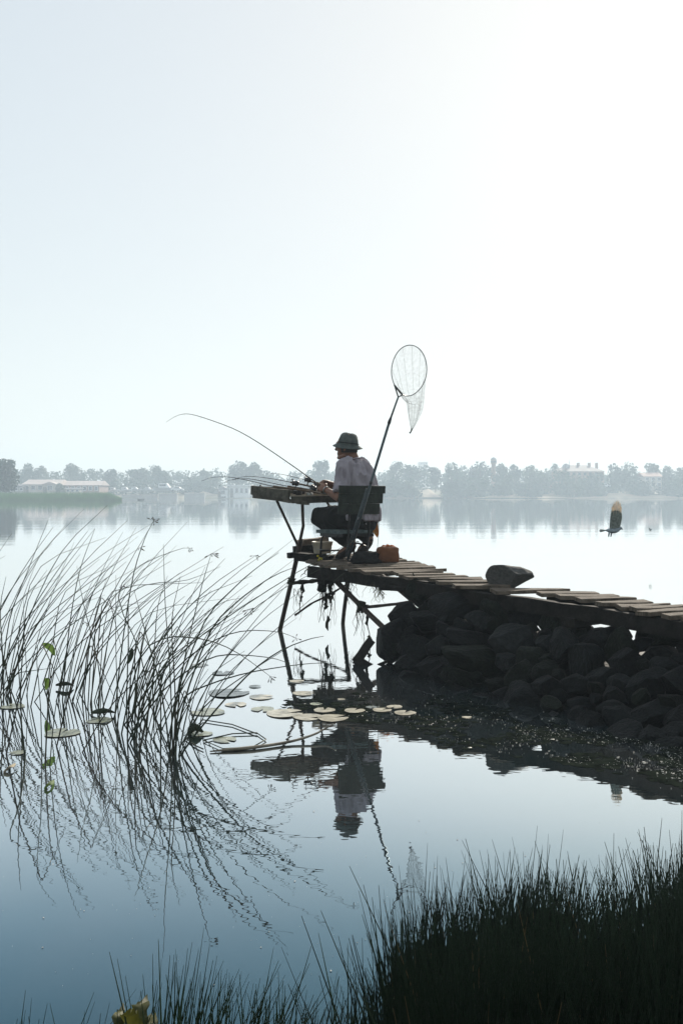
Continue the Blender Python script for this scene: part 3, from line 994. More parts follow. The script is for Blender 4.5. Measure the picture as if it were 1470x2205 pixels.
weed('clump of weed dripping from the knot on the diagonal brace', 778, 1308, 8.3, .38, 10, .045, 4, 5)
weed('fine strands under the beam left of the stones', 800, 1252, 8.0, .16, 8, .12, 5, 1)
weed('pale greenish tuft caught on the pole end left of the stones', 812, 1266, 8.0, .13, 14, .04, 6, 0, M_weedy)
weed('single dark rag hanging from the beam above the pole', 890, 1246, 7.8, .16, 2, .01, 7, 2)
weed('fringe of strands below the deck beam near the post', 672, 1226, 8.7, .12, 6, .1, 8, 0)

# ------------------------------------------------------------------ water lilies, floating bits
def pad_material(name, c, c2):
    return mat(name, c, .22, .45, 16.0, bump=.15, bscale=25, color2=c2, spec=.6)
M_pad = [pad_material('yellowing_pad', (.42, .38, .28), (.60, .55, .43)), pad_material('green_pad', (.22, .25, .18), (.36, .37, .27)), pad_material('grey_pad', (.20, .23, .23), (.28, .31, .29))]
def pad(px, py, wpx, label, m=0, curl=.0, name='lily_pad', cat='lily pad'):
    g = random.Random(px * 7 + py)
    c = W(px, py)
    r_ = wpx / F * c.y / 2 * .9
    a0 = g.uniform(0, 6.28)
    vs = [(c.x, c.y, .0035)]
    N = 22
    for ring, k in ((.55, 0), (1.0, 1)):
        for i in range(N + 1):
            w_ = a0 + .22 + (2 * math.pi - .44) * i / N
            rr = r_ * ring * (1 + .05 * math.sin(3 * w_ + a0) + g.uniform(-.025, .025))
            z = .0035 + (curl * r_ * max(0, math.sin(w_ * 1.5 + a0)) if k else 0) + g.uniform(0, .0015)
            vs.append((c.x + math.cos(w_) * rr * (1 if ring == 1 else 1), c.y + math.sin(w_) * rr * 1.05, z))
    fs = []
    for i in range(N):
        fs.append((0, 1 + i, 2 + i))
        fs.append((1 + i, N + 2 + i, N + 3 + i, 2 + i))
    o = MB().add(vs, fs).build(name, M_pad[m], smooth=True)
    return tag(o, label, cat, 'lily pads on the water')
PADS = [
    (492, 1493, 98, 'wide greyish lily pad lying nearest the reeds of the open patch', 2), (563, 1502, 59, 'pale round lily pad below the drooping flower stalk', 0),
    (508, 1518, 52, 'small pale lily pad just below the wide greyish one', 0), (639, 1468, 36, 'thin pale lily pad below the outer post reflection', 0),
    (653, 1494, 52, 'pale lily pad at the corner of the dark pier reflection', 0), (612, 1537, 88, 'large pale lily pad left end of the big cluster', 0),
    (566, 1528, 56, 'lily pad half under the left end of the big cluster', 1), (662, 1545, 70, 'lily pad in the middle of the big pale cluster', 0),
    (716, 1547, 74, 'lily pad at the pointed right end of the big cluster', 0), (698, 1530, 52, 'lily pad on the upper edge of the big cluster over dark water', 0),
    (763, 1531, 50, 'lone round pale lily pad on dark water right of the big cluster', 0), (735, 1507, 20, 'tiny pale lily pad above the lone round one', 0),
    (680, 1517, 30, 'narrow pale lily pad above the big cluster', 1), (849, 1523, 38, 'uppermost lily pad of the trio on dark water', 0),
    (822, 1530, 46, 'left lily pad of the trio on dark water', 0), (871, 1536, 52, 'right lily pad of the trio on dark water', 0),
    (800, 1524, 28, 'faint grey lily pad left of the trio', 2), (1005, 1546, 24, 'small bright lily pad farthest out toward the stones', 0),
    (448, 1534, 80, 'pale green lily pad against the right side of the reeds', 1), (434, 1581, 52, 'lily pad under the crumpled dark leaf', 1),
    (484, 1594, 56, 'lily pad inside the loop of broken reed', 1), (549, 1479, 30, 'small grey lily pad farthest back in the open patch', 2),
    (480, 1450, 52, 'dim grey lily pad behind the open patch', 2), (430, 1433, 42, 'dim grey lily pad deep among the far reed tips', 2),
    (28, 1522, 56, 'green lily pad at the left edge among reed roots', 1), (134, 1579, 84, 'largest green lily pad among the reeds', 1),

    (214, 1552, 60, 'lily pad beneath the dark folded leaf in the reeds', 1),
    (38, 1622, 38, 'lily pad frontmost at the left edge beside a pale dry leaf', 1),
]
for (px, py, w_, lab, m) in PADS:
    pad(px, py, w_, lab, m, curl=.03 if px % 3 == 0 else .006)

def leaf(name, label, pts, w, m, cat='leaf', fold=.5):            # a limp folded leaf along a line of points
    pts = spline(pts, 7)
    mb = MB()
    vs, fs = [], []
    for i, p in enumerate(pts):
        u = i / (len(pts) - 1)
        ww = w * math.sin(math.pi * min(.97, .12 + u * .85)) ** .8
        a, b = frame(pts[min(i + 1, 7)] - pts[max(i - 1, 0)], (.2, 1, .3))
        vs += [p + b * ww + a * ww * fold, p, p - b * ww + a * ww * fold * .6]
    for i in range(len(pts) - 1):
        q = i * 3
        fs += [(q, q + 1, q + 4, q + 3), (q + 1, q + 2, q + 5, q + 4)]
    return tag(mb.add(vs, fs).build(name, m, smooth=True), label, cat)
M_leafdark = mat('dark_dead_leaf', (.025, .035, .018), .6, .4, 12)
M_leafgreen = mat('yellow_green_leaf', (.10, .17, .035), .6, .35, 12, trans=.45)  # yellow-green leaf colour
M_drystraw = mat('dry_straw', (.40, .33, .22), .7, .2, 12)
leaf('torn_leaf', 'torn bright green leaf caught high in the left reeds', [P(92, 1388, 6.0), P(108, 1396, 6.0), P(118, 1412, 6.0)], .022, M_leafgreen)
leaf('torn_leaf', 'limp yellow green leaf hanging low in the left reeds', [P(100, 1460, 6.0), P(101, 1472, 6.0), P(99, 1486, 6.0)], .018, M_leafgreen)
leaf('crumpled_leaf', 'crumpled dark leaf standing on the water right of the reeds', [W(405, 1580), W(416, 1570, .03), W(438, 1577, .01)], .022, M_leafdark, fold=1.2)
leaf('folded_leaf', 'dark folded lily leaf in the middle of the reeds', [W(196, 1536, .01), W(222, 1533, .03), W(250, 1536, .01)], .016, M_leafdark, fold=1.0)
leaf('folded_leaf', 'dark folded lily leaf at the back of the reeds', [W(120, 1476, .02), W(142, 1474, .03), W(160, 1478, .01)], .014, M_leafdark, fold=1.0)
leaf('dead_leaf', 'brown wilted leaf stuck in the thickest tuft of reeds', [P(284, 1396, 5.6), P(282, 1412, 5.6), P(276, 1430, 5.6)], .014, M_leafdark)
leaf('dry_leaf', 'pale dry straw blade floating at the left edge', [W(8, 1664, .004), W(22, 1655, .012), W(34, 1644, .02)], .012, M_drystraw)
leaf('leaf_reflection', 'reflection of a pale green leaf below the reeds, built as a leaf', [W(96, 1700, .004), W(108, 1690, .012), W(117, 1680, .004)], .012, M_leafgreen)  # mirror image of a leaf, modelled as a leaf lying on the water

# flecks of scum, seeds and duckweed
g = np.random.default_rng(12)
V, FF = [], []
def fleck(p, r_):
    i0 = len(V)
    a0 = g.uniform(0, 6.28)
    V.append((p.x, p.y, .003 + r_ * .15))
    for k in range(5):
        w_ = a0 + k * 1.2566
        rr = r_ * g.uniform(.6, 1.2)
        V.append((p.x + math.cos(w_) * rr, p.y + math.sin(w_) * rr, .002))
    for k in range(5):
        FF.append((i0, i0 + 1 + k, i0 + 1 + (k + 1) % 5))
def lower_edge(px):
    return np.interp(px, [620, 850, 1000, 1150, 1300, 1470], [1530, 1560, 1610, 1630, 1655, 1690])
def upper_edge(px):
    return np.interp(px, [620, 850, 1000, 1150, 1300, 1470], [1492, 1492, 1500, 1535, 1575, 1610])
for k in range(1900):
    px = 620 + 880 * g.uniform() ** .55
    a, b = upper_edge(px), lower_edge(px)
    py = a + (b - a) * g.uniform()
    if noise.noise(Vector((px * .012, py * .03, 2))) + g.uniform(-.3, .3) < -.05:
        continue
    r_ = 0.0016 + 0.0045 * g.uniform() ** 4
    if g.uniform() < .015: r_ *= 2.6
    fleck(W(px, py), r_)
for k in range(420):
    px, py = g.uniform(-50, 1500), g.uniform(1400, 2150)
    fleck(W(px, py), 0.001 + .0035 * g.uniform() ** 4)
M_scum = mat('pale_scum', (.36, .35, .31), .5, .4, 50, spec=.4)
kind(MB().add(V, FF).build('floating_scum', M_scum), 'stuff', 'pale flecks of scum and seeds floating by the stones')

V, FF = [], []
for k in range(5200):
    px = 600 + 900 * g.uniform() ** .7
    a, b = upper_edge(max(620, px)), lower_edge(max(620, px)) + 6
    py = a + (b - a) * g.uniform()
    if noise.noise(Vector((px * .010, py * .035, 5))) + .5 * noise.noise(Vector((px * .04, py * .1, 8))) + g.uniform(-.12, .12) < .02:
        continue
    fleck(W(px, py), .006 + .026 * g.uniform() ** 2)
V = [(x, y, .0012 + .0008 * (z > .003)) for x, y, z in V]
kind(MB().add(V, FF).build('weed_mat', mat('drowned_weed', (.006, .009, .007), 1.0, .5, 14, spec=.0, color2=(.020, .025, .019))), 'stuff', 'dull green mat of drowned weed below the stones')

# ------------------------------------------------------------------ reeds
M_reed = [mat('reed_stem', (.018, .028, .013), .65, .3, 6, spec=.35), mat('reed_stem_brown', (.032, .030, .017), .7, .3, 6, spec=.3)]
M_seed = mat('reed_flower', (.035, .026, .016), .9, .3, 30)
def stem(pts, r0, parent, m, flower=False, n_=9, name='stem'):
    q = spline(pts, n_)
    ra = [r0 * (1 - .76 * (i / n_) ** 1.5) for i in range(n_ + 1)]
    o = MB().tube(q, ra, 5).build(name, m, parent, smooth=True)
    if flower:
        g = random.Random(int(q[-1].x * 1e4))
        mb = MB()
        for k in range(6):
            e = q[-1]
            dv = Vector((g.uniform(-.6, 1), g.uniform(-.6, .6), g.uniform(-.9, .3))).normalized() * g.uniform(.012, .035)
            mb.tube([e, e + dv * .6, e + dv, e + dv * 1.3], [.0006, .0008, .003, .0008], 4)
        mb.build('flower', M_seed, o)
    return o

def reed_clump(label, px, py, spread, count, seed, hmin=.55, hmax=1.1, lean=.42, leanv=.28, arch=.25):
    g = random.Random(seed)
    base = W(px, py)
    t = thing('reed_clump', label, 'reeds', base, 'reed clumps in the water')
    for k in range(count):
        b = W(px + g.gauss(0, spread), py + g.gauss(0, spread * .9))
        hgt = g.uniform(hmin, hmax)
        ln = max(-.3, g.gauss(lean, leanv)) * hgt
        ar = abs(g.gauss(0, arch)) * hgt * (1.6 if g.random() < .3 else .3)
        fy = g.uniform(-.25, .25) * hgt
        pts = [b + Vector((0, 0, -.12)), b + Vector((ln * .27, fy * .3, hgt * .36)), b + Vector((ln * .67, fy * .7, hgt * .74)), b + Vector((ln + ar * .6, fy, hgt * 1.02 - ar * .25))]
        if g.random() < .06:                                     # a broken stem
            k0 = b + Vector((ln * .45, fy, hgt * .62))
            e = k0 + Vector((g.uniform(.08, .25), 0, -g.uniform(.1, .35)))
            mb = MB().tube([b + Vector((0, 0, -.12)), b.lerp(k0, .6) + Vector((-.02, 0, 0)), k0, k0 + Vector((.004, 0, 0)), e], [.004, .0035, .0028, .0026, .0012], 5)
            mb.build('stem', M_reed[1], t, smooth=True)
            continue
        stem(pts, g.uniform(.0026, .0046), t, M_reed[0 if g.random() < .75 else 1], g.random() < .04)
    return t
CL = [
    ('reed clump mostly outside the left edge, leaning in', -45, 1520, 24, 16, .7, 1.15), ('far left reed clump whose arching tips enter the frame', -90, 1480, 26, 12, .8, 1.25),
    ('reed clump cut by the left edge of the photo', 6, 1498, 14, 17, .75, 1.22), ('reed clump at the back left, second from the edge', 40, 1512, 14, 14, .6, 1.05),
    ('thin reed clump in front at the left edge', 22, 1610, 18, 6, .5, .95), ('reed clump behind the largest green lily pad', 100, 1500, 18, 12, .5, .95),
    ('upright reed clump just right of the torn green leaf', 140, 1512, 14, 15, .65, 1.15), ('loose reed clump in front of the largest green lily pad', 120, 1625, 26, 9, .5, .9),
    ('reed clump beside the dark folded leaf', 200, 1520, 20, 16, .55, 1.05), ('thick reed tuft with the brown wilted leaf', 252, 1540, 22, 20, .55, 1.0),
    ('densest reed tuft in the middle front', 292, 1592, 20, 24, .5, .95), ('thin reeds behind the densest tuft', 320, 1510, 30, 12, .5, .9),
    ('frontmost reed tuft with the thick bundled foot', 368, 1622, 13, 20, .45, .88), ('outer reed clump nearest the lily pads', 395, 1560, 16, 7, .4, .75),
]
clumps = {}
for i, (lab, px, py, sp, cnt, h0, h1) in enumerate(CL):
    clumps[i] = reed_clump(lab, px, py, sp, int(cnt * .64), 40 + i, h0 * .95, h1 * 1.02, lean=.50 if i > 1 else .40, leanv=.38)
# the long arching stems that stand out
def hero(ci, root, way, r0=.0042, flower=False, toward=0.0):
    b = W(*root)
    pts = [b + Vector((0, 0, -.1)), b]
    for i, (x, y) in enumerate(way):
        pts.append(P(x, y, b.y + toward * (i + 1) / len(way)))
    stem(pts, r0 * 1.15, clumps[ci], M_reed[0], flower, n_=16)
hero(12, (391, 1625), [(449, 1547), (530, 1457), (597, 1405), (660, 1378), (697, 1370)], .0048)
hero(10, (274, 1600), [(330, 1500), (400, 1420), (470, 1375), (530, 1358), (600, 1361), (637, 1374)], .004, True)
hero(10, (280, 1600), [(340, 1500), (410, 1440), (470, 1412), (530, 1411), (590, 1418), (625, 1430)], .0042)
hero(12, (372, 1616), [(392, 1510), (440, 1478), (520, 1452), (600, 1437), (665, 1429), (700, 1428)], .0042)
hero(10, (262, 1580), [(300, 1420), (350, 1376), (400, 1372), (460, 1382), (515, 1408), (560, 1440), (581, 1456)], .004, True)
hero(12, (376, 1620), [(400, 1500), (452, 1362), (500, 1305), (560, 1258), (600, 1235), (630, 1223)], .0046)
hero(12, (366, 1612), [(380, 1500), (440, 1340), (500, 1270), (550, 1225), (600, 1190)], .0044)
hero(9, (248, 1540), [(262, 1400), (285, 1250), (310, 1165), (333, 1118)], .0042, True)
hero(6, (135, 1508), [(150, 1350), (172, 1230), (205, 1138)], .0042)
hero(9, (255, 1542), [(250, 1400), (250, 1238)], .0034)
hero(12, (372, 1615), [(366, 1440), (356, 1300), (352, 1172)], .0036)
hero(11, (322, 1512), [(300, 1400), (255, 1285), (300, 1220), (385, 1183), (408, 1181)], .0034, True)
hero(11, (330, 1515), [(350, 1420), (420, 1340), (480, 1297), (530, 1287)], .0034)
hero(12, (378, 1612), [(392, 1450), (430, 1280), (455, 1192)], .0040, True)
hero(2, (2, 1496), [(20, 1340), (60, 1230), (104, 1120)], .0042)
hero(8, (190, 1520), [(210, 1350), (300, 1265), (400, 1250), (475, 1220)], .0034)
# broken reeds lying on the water
br_ = thing('broken_reed', 'loop of broken dark reed lying around a lily pad', 'reed', W(480, 1590))
def flat(pts, nm='stem', m=M_reed[0], r_=.0034):
    MB().tube([W(x, y, .008) for x, y in pts], r_, 5).build(nm, m, br_, smooth=True)
flat([(398, 1588), (437, 1550), (500, 1560), (553, 1580)]); flat([(438, 1594), (500, 1580), (553, 1578), (573, 1592), (545, 1608)]); flat([(438, 1594), (480, 1612), (545, 1608)], r_=.0025)
flat([(398, 1588), (420, 1605), (438, 1613)])
o = MB().tube(spline([W(452, 1618, .006), W(540, 1610, .01), W(620, 1598, .012), W(675, 1582, .03), W(705, 1566, .05), W(722, 1558, .07)], 14), [.003, .007, .009, .009, .008, .008, .007, .007, .006, .006, .005, .005, .004, .003, .002], 6).build('floating_stalk', mat('pale_stalk', (.10, .085, .06), .5, .4, 10, color2=(.26, .22, .16)), smooth=True)
tag(o, 'pale curved stalk floating beside the reflection of the tray', 'stalk')

# ------------------------------------------------------------------ sedge in the foreground
def blades(n_, place, hfun, r_, seed, lean=(.05, .05)):
    g = np.random.default_rng(seed)
    SEG = 5
    out_v, out_f = [], []
    base = np.array([place(g) for _ in range(n_)])
    hh = np.array([hfun(b, g) for b in base])
    L = g.normal(lean[0], .13, n_) * hh
    M_ = g.normal(0, .13, n_) * hh
    bend = g.normal(0, .06, n_) * hh
    rad = r_ * g.uniform(.7, 1.3, n_)
    ts = np.linspace(0, 1, SEG)
    ring = np.array([[math.cos(a), math.sin(a)] for a in (0, 2.094, 4.189)])
    V = np.zeros((n_, SEG, 3, 3))
    for i, t in enumerate(ts):
        cx = base[:, 0] + L * t + bend * t * t
        cy = base[:, 1] + M_ * t
        cz = base[:, 2] - .03 + hh * t * (1 - .08 * t)
        rr = rad * (1 - .85 * t ** 1.5)
        for k in range(3):
            V[:, i, k, 0] = cx + rr * ring[k, 0]
            V[:, i, k, 1] = cy + rr * ring[k, 1]
            V[:, i, k, 2] = cz
    idx = np.arange(n_)[:, None] * SEG * 3
    faces = []
    for i in range(SEG - 1):
        for k in range(3):
            k2 = (k + 1) % 3
            faces.append(np.concatenate([idx + i * 3 + k, idx + i * 3 + k2, idx + (i + 1) * 3 + k2, idx + (i + 1) * 3 + k], 1))
    FF = np.concatenate(faces)
    me = bpy.data.meshes.new('sedge')
    me.vertices.add(V.size // 3)
    me.vertices.foreach_set('co', V.reshape(-1))
    me.loops.add(FF.size)
    me.loops.foreach_set('vertex_index', FF.reshape(-1).astype(np.int32))
    me.polygons.add(len(FF))
    me.polygons.foreach_set('loop_start', np.arange(0, FF.size, 4, dtype=np.int32))
    me.polygons.foreach_set('use_smooth', [True] * len(FF))
    me.update(calc_edges=True)
    me.validate()
    return me
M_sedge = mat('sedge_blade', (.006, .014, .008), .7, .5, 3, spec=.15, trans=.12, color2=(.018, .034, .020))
TUFT = np.random.default_rng(77).uniform(0, 1, (230, 3))
def place_mass(g):
    while True:
        if g.uniform() < .75:
            tf = TUFT[g.integers(230)]
            d = 1.15 + 1.47 * tf[0] + g.normal(0, .022)
            px = 770 + 950 * tf[1] + g.normal(0, 15)
        else:
            d = g.uniform(1.15, 2.62)
            px = g.uniform(770, 1720)
        if px < 860 and g.uniform() > ((px - 770) / 90) ** 1.6 * .8 + .03:
            continue
        if d > 2.4 and g.uniform() < .5: continue
        x = (px - CX) / F * d
        return (x, d, max(-.02, min(.25, (bank_edge(x) - d) * .22)))
def h_mass(b, g):
    px = CX + b[0] / b[1] * F
    top = np.interp(px, [770, 830, 900, 1010, 1080, 1140, 1190, 1240, 1330, 1400, 1470, 1800], [2040, 1980, 1895, 1885, 1855, 1800, 1862, 1900, 1850, 1808, 1780, 1760])
    tv = 60 * noise.noise(Vector((px * .021, b[1] * 9, 3)))
    zt = H - (top - 75 + tv + (g.uniform() ** .6) * 260 - HY) / F * b[1]
    if g.uniform() < .04: zt += g.uniform(.01, .07)
    return max(.12, zt - b[2])
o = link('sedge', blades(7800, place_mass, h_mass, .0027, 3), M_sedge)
kind(o, 'stuff', 'dense dark sedge on the near bank at the lower right')
o = link('dry_sedge', blades(130, place_mass, lambda b, g: h_mass(b, g) * .95, .0022, 31, (.1, .05)), mat('dry_sedge_blade', (.09, .07, .035), .8, .4, 6, trans=.3))
kind(o, 'stuff', 'few dry straw coloured stalks in the dark sedge')
def place_left(g):
    px = 735 - abs(g.normal(0, 1)) * 190 if g.uniform() < .25 else g.choice([300, 350, 420, 330, 470, 540, 600, 640, 720, 60, 175]) + g.normal(0, 26)
    d = g.uniform(1.55, 2.0)
    x = (px - CX) / F * d
    return (x, d, max(-.02, min(.25, (bank_edge(x) - d) * .22)))
def h_left(b, g):
    px = CX + b[0] / b[1] * F
    top = np.interp(px, [-50, 60, 120, 180, 240, 300, 350, 430, 520, 600, 660, 720, 780], [2120, 2080, 2170, 2110, 2160, 2040, 2020, 2050, 2080, 2100, 2140, 2085, 2000])
    zt = H - (top - 40 + abs(g.normal(0, 60)) - HY) / F * b[1]
    return max(.08, zt - b[2])
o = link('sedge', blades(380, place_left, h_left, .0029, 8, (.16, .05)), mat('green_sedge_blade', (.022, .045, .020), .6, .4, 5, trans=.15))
kind(o, 'stuff', 'thin scattered sedge along the bottom edge')
M_dock = mat('broad_leaf', (.030, .042, .008), .6, .5, 22, trans=.3, color2=(.10, .10, .02))
t = thing('leafy_plant', 'broad yellow green leaf among the sedge at the bottom edge', 'plant', P(285, 2200, 1.72))
def broad(pts, w, nm='leaf'):
    NB_ = 11
    pts = spline(pts, NB_); vs, fs = [], []
    for i, p in enumerate(pts):
        u = i / NB_
        ww = w * math.sin(math.pi * (.1 + .80 * u)) ** .6
        vs += [p + Vector((-ww * rng.uniform(.55, 1.1), .012, rng.uniform(-.012, .006))), p, p + Vector((ww * rng.uniform(.55, 1.1), .018, rng.uniform(-.012, .006)))]
    for i in range(NB_):
        q = i * 3
        fs += [(q, q + 1, q + 4, q + 3), (q + 1, q + 2, q + 5, q + 4)]
    MB().add(vs, fs).build(nm, M_dock, t, smooth=True)
broad([P(292, 2290, 1.75), P(292, 2200, 1.76), P(304, 2156, 1.80)], .019); broad([P(262, 2260, 1.72), P(252, 2200, 1.72), P(256, 2176, 1.76)], .012); broad([P(310, 2270, 1.70), P(322, 2210, 1.78), P(316, 2190, 1.84)], .013); broad([P(300, 2260, 1.72), P(276, 2196, 1.68), P(262, 2186, 1.62)], .016)
MB().tube([P(285, 2300, 1.72), P(284, 2230, 1.72)], .003, 5).build('stalk', M_dock, t)

# ------------------------------------------------------------------ chair
M_chairback = mat('faded_green_board', (.020, .025, .019), .85, .3, 14, bump=.3, color2=(.036, .042, .032))
M_chairseat = mat('worn_blue_board', (.05, .075, .075), .8, .35, 20, bump=.3, color2=(.11, .14, .135))
M_darkcloth = mat('dark_cloth', (.012, .013, .013), .9, .3, 30)
M_metal = mat('dark_metal_tube', (.03, .03, .03), .5, .3, 30, metal=.5)
U = Vector((.866, .5, 0)); Vv = Vector((-.5, .866, 0)); Z = Vector((0, 0, 1))
N0 = Vector((-.045, 8.70, 0))
def C(u, v, z):
    return N0 + U * u + Vv * v + Z * z
chair = thing('folding_chair', 'low wooden backed metal chair the fisherman sits on', 'chair', C(.21, .18, deck_z(8.9)))
SZ = .955
mb = MB()
for (v0, v1) in ((0, .115), (.122, .235), (.242, .36)):
    MB().bar(C(-.005, (v0 + v1) / 2, SZ - .014), C(.425, (v0 + v1) / 2, SZ - .014), v1 - v0, .03, jit=.002).build('seat_slat', M_chairseat, chair)
MB().bar(C(.05, .0, SZ - .045), C(.05, .36, SZ - .045), .03, .03).build('seat_rail', M_metal, chair)
MB().bar(C(.37, .0, SZ - .045), C(.37, .36, SZ - .045), .03, .03).build('seat_rail', M_metal, chair)
back = lambda u, z: C(u, -.03 - (z - 1.0) * .10, z)
for (z0, z1, ue) in ((1.281, 1.348, .462), (1.191, 1.279, .440), (1.098, 1.189, .412)):
    MB().bar(back(-.005, (z0 + z1) / 2), back(ue, (z0 + z1) / 2), z1 - z0, .022, up=(.5, -.866, -.1), jit=.0015).build('back_slat', M_chairback, chair)
MB().bar(back(.225, 1.34) + Vv * .025, back(.225, 1.00) + Vv * .025, .17, .015, up=(.5, -.866, 0)).build('back_panel', M_darkcloth, chair)
for u in (.12, .33):
    MB().tube(spline([back(u, 1.335) + Vv * .02, back(u, 1.10) + Vv * .02, C(u, .0, SZ - .04), C(u, .02, .80), C(u - .01, -.02, deck_z(8.75) + .005)], 14), .0095, 7).build('back_leg', M_metal, chair, smooth=True)
for u in (.04, .39):
    MB().tube(spline([C(u, .02, SZ - .05), C(u, .20, SZ - .06), C(u, .33, .88), C(u, .36, deck_z(9.0) + .005)], 12), .0095, 7).build('front_leg', M_metal, chair, smooth=True)
MB().tube([C(.04, .35, .76), C(.39, .35, .76)], .008, 6).build('stretcher', M_metal, chair)
MB().tube(spline([C(.12, .01, .80), C(.22, .03, .84), C(.33, .01, .80)], 8), .008, 6).build('stretcher', M_metal, chair, smooth=True)

# amber rag hung from the chair
rg = thing('hanging_rag', 'amber scrap of cloth hanging from a cord off the chair back', 'rag', P(812, 1180, 8.85))
MB().tube([P(816, 1108, 8.86), P(815, 1150, 8.85), P(812, 1182, 8.85)], .0016, 4).build('cord', M_darkcloth, rg)
M_amber = mat('amber_cloth', (.42, .22, .07), .8, .25, 20, trans=.5)
a = [P(813, 1124, 8.87), P(808, 1138, 8.9), P(802, 1144, 8.86), P(806, 1151, 8.84), P(812, 1158, 8.85), P(815, 1150, 8.85), P(814, 1136, 8.86)]
mb = MB(); vs = [p for p in a] + [p + Vector((.002, .006, 0)) for p in a]; k = len(a)
mb.add(vs, [tuple(range(k)), tuple(reversed(range(k, 2 * k)))] + [(i, (i + 1) % k, k + (i + 1) % k, k + i) for i in range(k)])
mb.build('cloth', M_amber, rg)

# ------------------------------------------------------------------ bait table
M_tray = mat('old_tray_board', (.060, .055, .040), .85, .4, 12, bump=.4, bscale=50, color2=(.12, .11, .085))
M_traylit = mat('sunlit_tray_board', (.34, .28, .21), .8, .25, 14, bump=.2, color2=(.46, .39, .30))  # lighter copy of the tray wood, sunlight on the floor put into the colour
TN, TL, TR = Vector((-.483, 9.0, 0)), Vector((-.85, 9.45, 0)), Vector((-.03, 9.27, 0))
TF = TL + TR - TN
tz = lambda p, z: Vector((p.x, p.y, z))
table = thing('bait_table', 'shallow wooden bait tray on bent metal legs before the fisherman', 'table', tz(TN.lerp(TF, .5), .7))
MB().bar(tz(TN, 1.268) + Vector((.01, -.02, 0)), tz(TL, 1.311), .085, .024, up=(-.77, -.63, 0), jit=.002).build('side_board', M_tray, table)
MB().bar(tz(TN, 1.212) + Vector((.02, -.01, 0)), tz(TL, 1.256) + Vector((.02, -.02, 0)), .034, .03, up=(-.77, -.63, 0), jit=.002).build('lower_rail', M_tray, table)
MB().bar(tz(TN, 1.222) + Vector((.03, .005, 0)), tz(TR, 1.228), .062, .022, up=(.48, -.87, 0), jit=.002).build('side_board', M_tray, table)
MB().bar(tz(TL, 1.31), tz(TF, 1.30), .08, .022, up=(-.48, .87, 0), jit=.002).build('side_board', M_tray, table)
MB().bar(tz(TR, 1.24), tz(TF, 1.29), .06, .022, up=(.77, .63, 0), jit=.002).build('side_board', M_tray, table)
for i in range(5):                                       # floor boards
    u0, u1 = i / 5, (i + 1) / 5 - .012
    za = 1.254 + .045 * (u0 + u1) / 2
    a0 = TN.lerp(TL, (u0 + u1) / 2); b0 = TR.lerp(TF, (u0 + u1) / 2)
    MB().bar(tz(a0, za) + Vector((.02, 0, 0)), tz(b0, za - .002), .105, .014, jit=.001).build('floor_board', M_traylit, table)
MB().bar(tz(TN, 1.20) + Vector((.08, .10, 0)), tz(TN, 1.19) + Vector((.18, .06, 0)), .06, .03).build('under_cleat', M_tray, table)
def tleg(pts, r_=.0125):
    MB().tube(pts, r_, 8).build('leg', M_pipe, table, smooth=True)
tleg([P(596, 1078, 9.3), P(640, 1172, 9.35)])
tleg([P(651, 1082, 9.1), P(652, 1118, 9.15), P(653, 1132, 9.16), P(650, 1146, 9.17), P(640, 1190, 9.19), P(632, 1225, 9.2)], .0145)
tleg([P(702, 1078, 9.55), P(722, 1112, 9.6), P(748, 1186, 9.62)])

# ------------------------------------------------------------------ rods
M_rod = mat('dark_rod', (.018, .017, .016), .65, .3, 30, spec=.2)
M_cork = mat('cork_grip', (.10, .07, .045), .8, .3, 30)
M_reel = mat('reel_black', (.012, .012, .013), .3, .3, 30, spec=.5)
M_steel = mat('bright_steel', (.45, .45, .44), .3, .1, 30, metal=.9)
def rod(label, pts, r0, guides, reel_at=None, grip=.2, rtip=.0012, n_=26, side=1):
    q = spline(pts, n_)
    t = thing('fishing_rod', label, 'fishing rod', q[0])
    rr = [r0 + (rtip - r0) * (i / n_) ** .75 for i in range(n_ + 1)]
    MB().tube(q, rr, 7).build('blank', M_rod, t, smooth=True)
    kg = max(2, int(n_ * grip))
    MB().tube(q[:kg + 1], [r0 * 1.75] * (kg + 1), 8).build('grip', M_cork, t, smooth=True)
    for u in guides:
        i = int(u * n_)
        p = q[i]; tg = (q[min(i + 1, n_)] - q[i - 1]).normalized()
        a, b = frame(tg)
        rad = .011 * (1 - u) + .004
        c = p - a * (rr[i] + rad)
        ring = [c + a * rad * math.cos(w_) + b * rad * math.sin(w_) for w_ in [2 * math.pi * k / 10 for k in range(11)]]
        MB().tube(ring, .0009, 4).build('line_guide', M_steel, t)
    if reel_at is not None:
        i = int(reel_at * n_)
        p = q[i]; tg = (q[i + 1] - q[i]).normalized(); a, b = frame(tg)
        a = a * side
        c = p - a * .055
        mb = MB().tube([p, p - a * .03, c], [.006, .005, .008], 6)
        mb.lathe(c - tg * .03, [(.012, 0), (.022, .008), (.024, .03), (.021, .034), (.021, .052), (.025, .054), (.025, .06), (.01, .066)], 14, tg)
        rl = mb.build('reel', M_reel, t, smooth=True)
        MB().tube(spline([c + b * .026 + tg * .012, c - a * .02 + b * .03 + tg * .035, c - a * .03 + tg * .045, c - a * .02 - b * .03 + tg * .035, c - b * .026 + tg * .012], 10), .0016, 5).build('bail_wire', M_steel, rl)
        MB().tube([c - b * .02, c - b * .05, c - b * .055 - a * .035, c - b * .075 - a * .036], [.003, .003, .003, .007], 6).build('crank', M_reel, rl)
    return t
rd = 9.02
